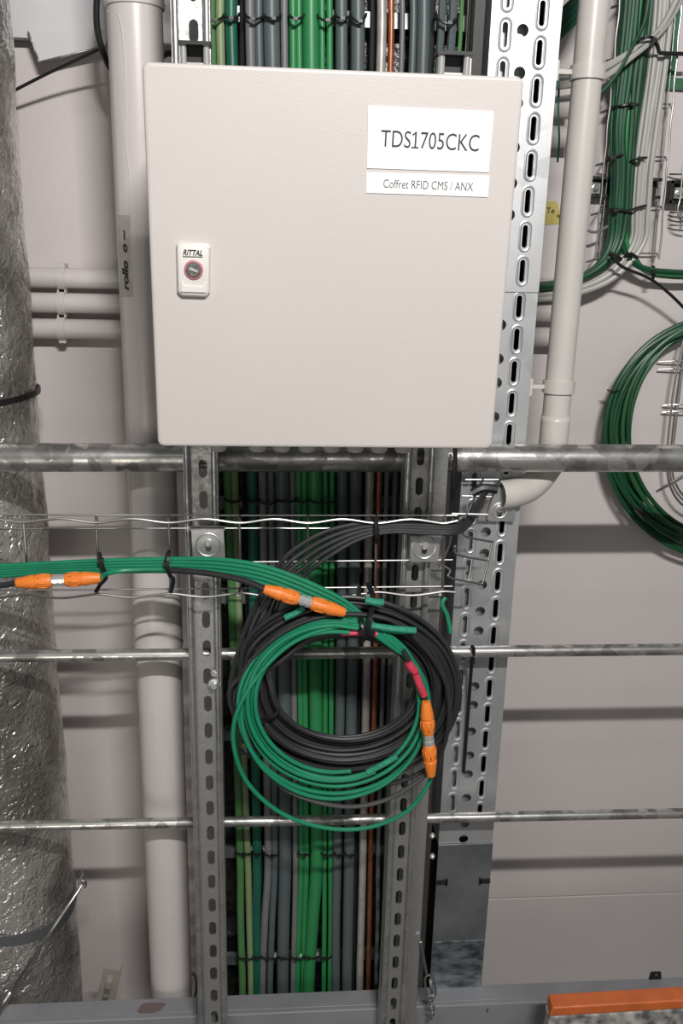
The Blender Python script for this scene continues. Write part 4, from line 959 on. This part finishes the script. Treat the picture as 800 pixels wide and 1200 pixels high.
# green framed board
t = thing('framed_board', 'white board with a green rounded frame cut off by the top right edge', 'sign', at(780, 104, 1.655))
a0, a1 = at(776, 104, 1.650), at(880, -60, 1.650); hw, hh = (a1.x-a0.x)/2, (a1.z-a0.z)/2; ctr = (a0+a1)/2
bw = .018
b = MB(); out = [(u, v) for u, v in rrect(2*hw, 2*hh, .008)]; inn = [(u, v) for u, v in rrect(2*hw-2*bw, 2*hh-2*bw, .003)]
outline_mesh(out, [inn], .004, Vector((ctr.x, 1.652, ctr.z)), X, Z, 'frame', GFRAME, t)
b = MB(); b.box((ctr.x, 1.655, ctr.z), (2*hw-.01, .003, 2*hh-.01)); b.build('board', WALL, t)
# yellow sticker
t = thing('yellow_sticker', 'small yellow sticker on the wall between the perforated post and the beige pipe', 'sticker', at(645, 262, 1.657))
b = MB(); q = [at(*p, 1.6585) for p in ((633, 236), (652, 236), (660, 262), (630, 264))]; b.add(q+[v+Vector((0, .001, 0)) for v in q], [(0, 1, 2, 3), (7, 6, 5, 4)]+[(i, (i+1) % 4, (i+1) % 4+4, i+4) for i in range(4)]); b.build('sheet', YELLOW, t)
text('Te', .014, at(645, 247, 1.6575), X, Z, INK, t)
# ring coil of green cable on the right wall
for i in range(12):
    f = i/11; L_ = 707+30*f+random.uniform(-1, 1); R_ = 985-30*f; T_ = 371+16*((i*5) % 12)/12; B_ = 655-32*((i*7) % 12)/12
    Yc = 1.625-random.uniform(0, .022)
    pts = [at(*ell(L_, T_, R_, B_, 2*PI*k/20), Yc) for k in range(20)]
    b = MB(); b.tube(smooth(pts, 5, True), .0042, 8, True); o = b.build('cable', [GREEND, GREEND, GREEND2][i % 3]); tag(o, f'{ORD[i]} loop from the outside of the oval green coil at the right edge', 'cable', 'green loops at the right edge')
tie([(732, 590, 1.62), (748, 598, 1.595), (762, 606, 1.60)], 'black zip tie on the lower left of the right-hand green coil', .003, (755, 602, 1.592))
tie([(712, 457, 1.61), (718, 459, 1.597), (724, 458, 1.60)], 'short black mark tie on the left side of the right-hand green coil', .0016)
t = thing('wire_basket', 'lower wire basket behind the green coil at the right edge', 'cable tray', at(790, 600, 1.64))
for pts in ([(812, 360, 1.62), (800, 400, 1.62), (790, 450, 1.62), (784, 500, 1.62), (781, 540, 1.62), (785, 570, 1.62), (800, 592, 1.62), (830, 606, 1.62)], [(818, 360, 1.645), (805, 400, 1.645), (797, 450, 1.645), (791, 500, 1.645), (787, 545, 1.645), (792, 568, 1.645), (806, 585, 1.645), (836, 598, 1.645)]): wire(pts, .0022, t)
for y in (424, 433, 475, 483, 394): wire([(770+(y % 9), y, 1.648), (800, y-1, 1.64), (840, y, 1.64)], .0016, t)
wire([(770, 575, 1.655), (786, 565, 1.64), (812, 550, 1.64)], .0018, t)
t = thing('wire_basket', 'small wire basket end at the right edge beside the dark channel', 'cable tray', at(795, 270, 1.64))
for pts in ([(800, 195, 1.61), (797, 230, 1.61), (794, 245, 1.61), (797, 258, 1.61), (810, 262, 1.61)], [(806, 195, 1.64), (802, 235, 1.64), (801, 262, 1.64)]): wire(pts, .0018, t)
for y in (204, 249, 254, 264): wire([(784, y, 1.65), (800, y, 1.64), (840, y, 1.64)], .0016, t)
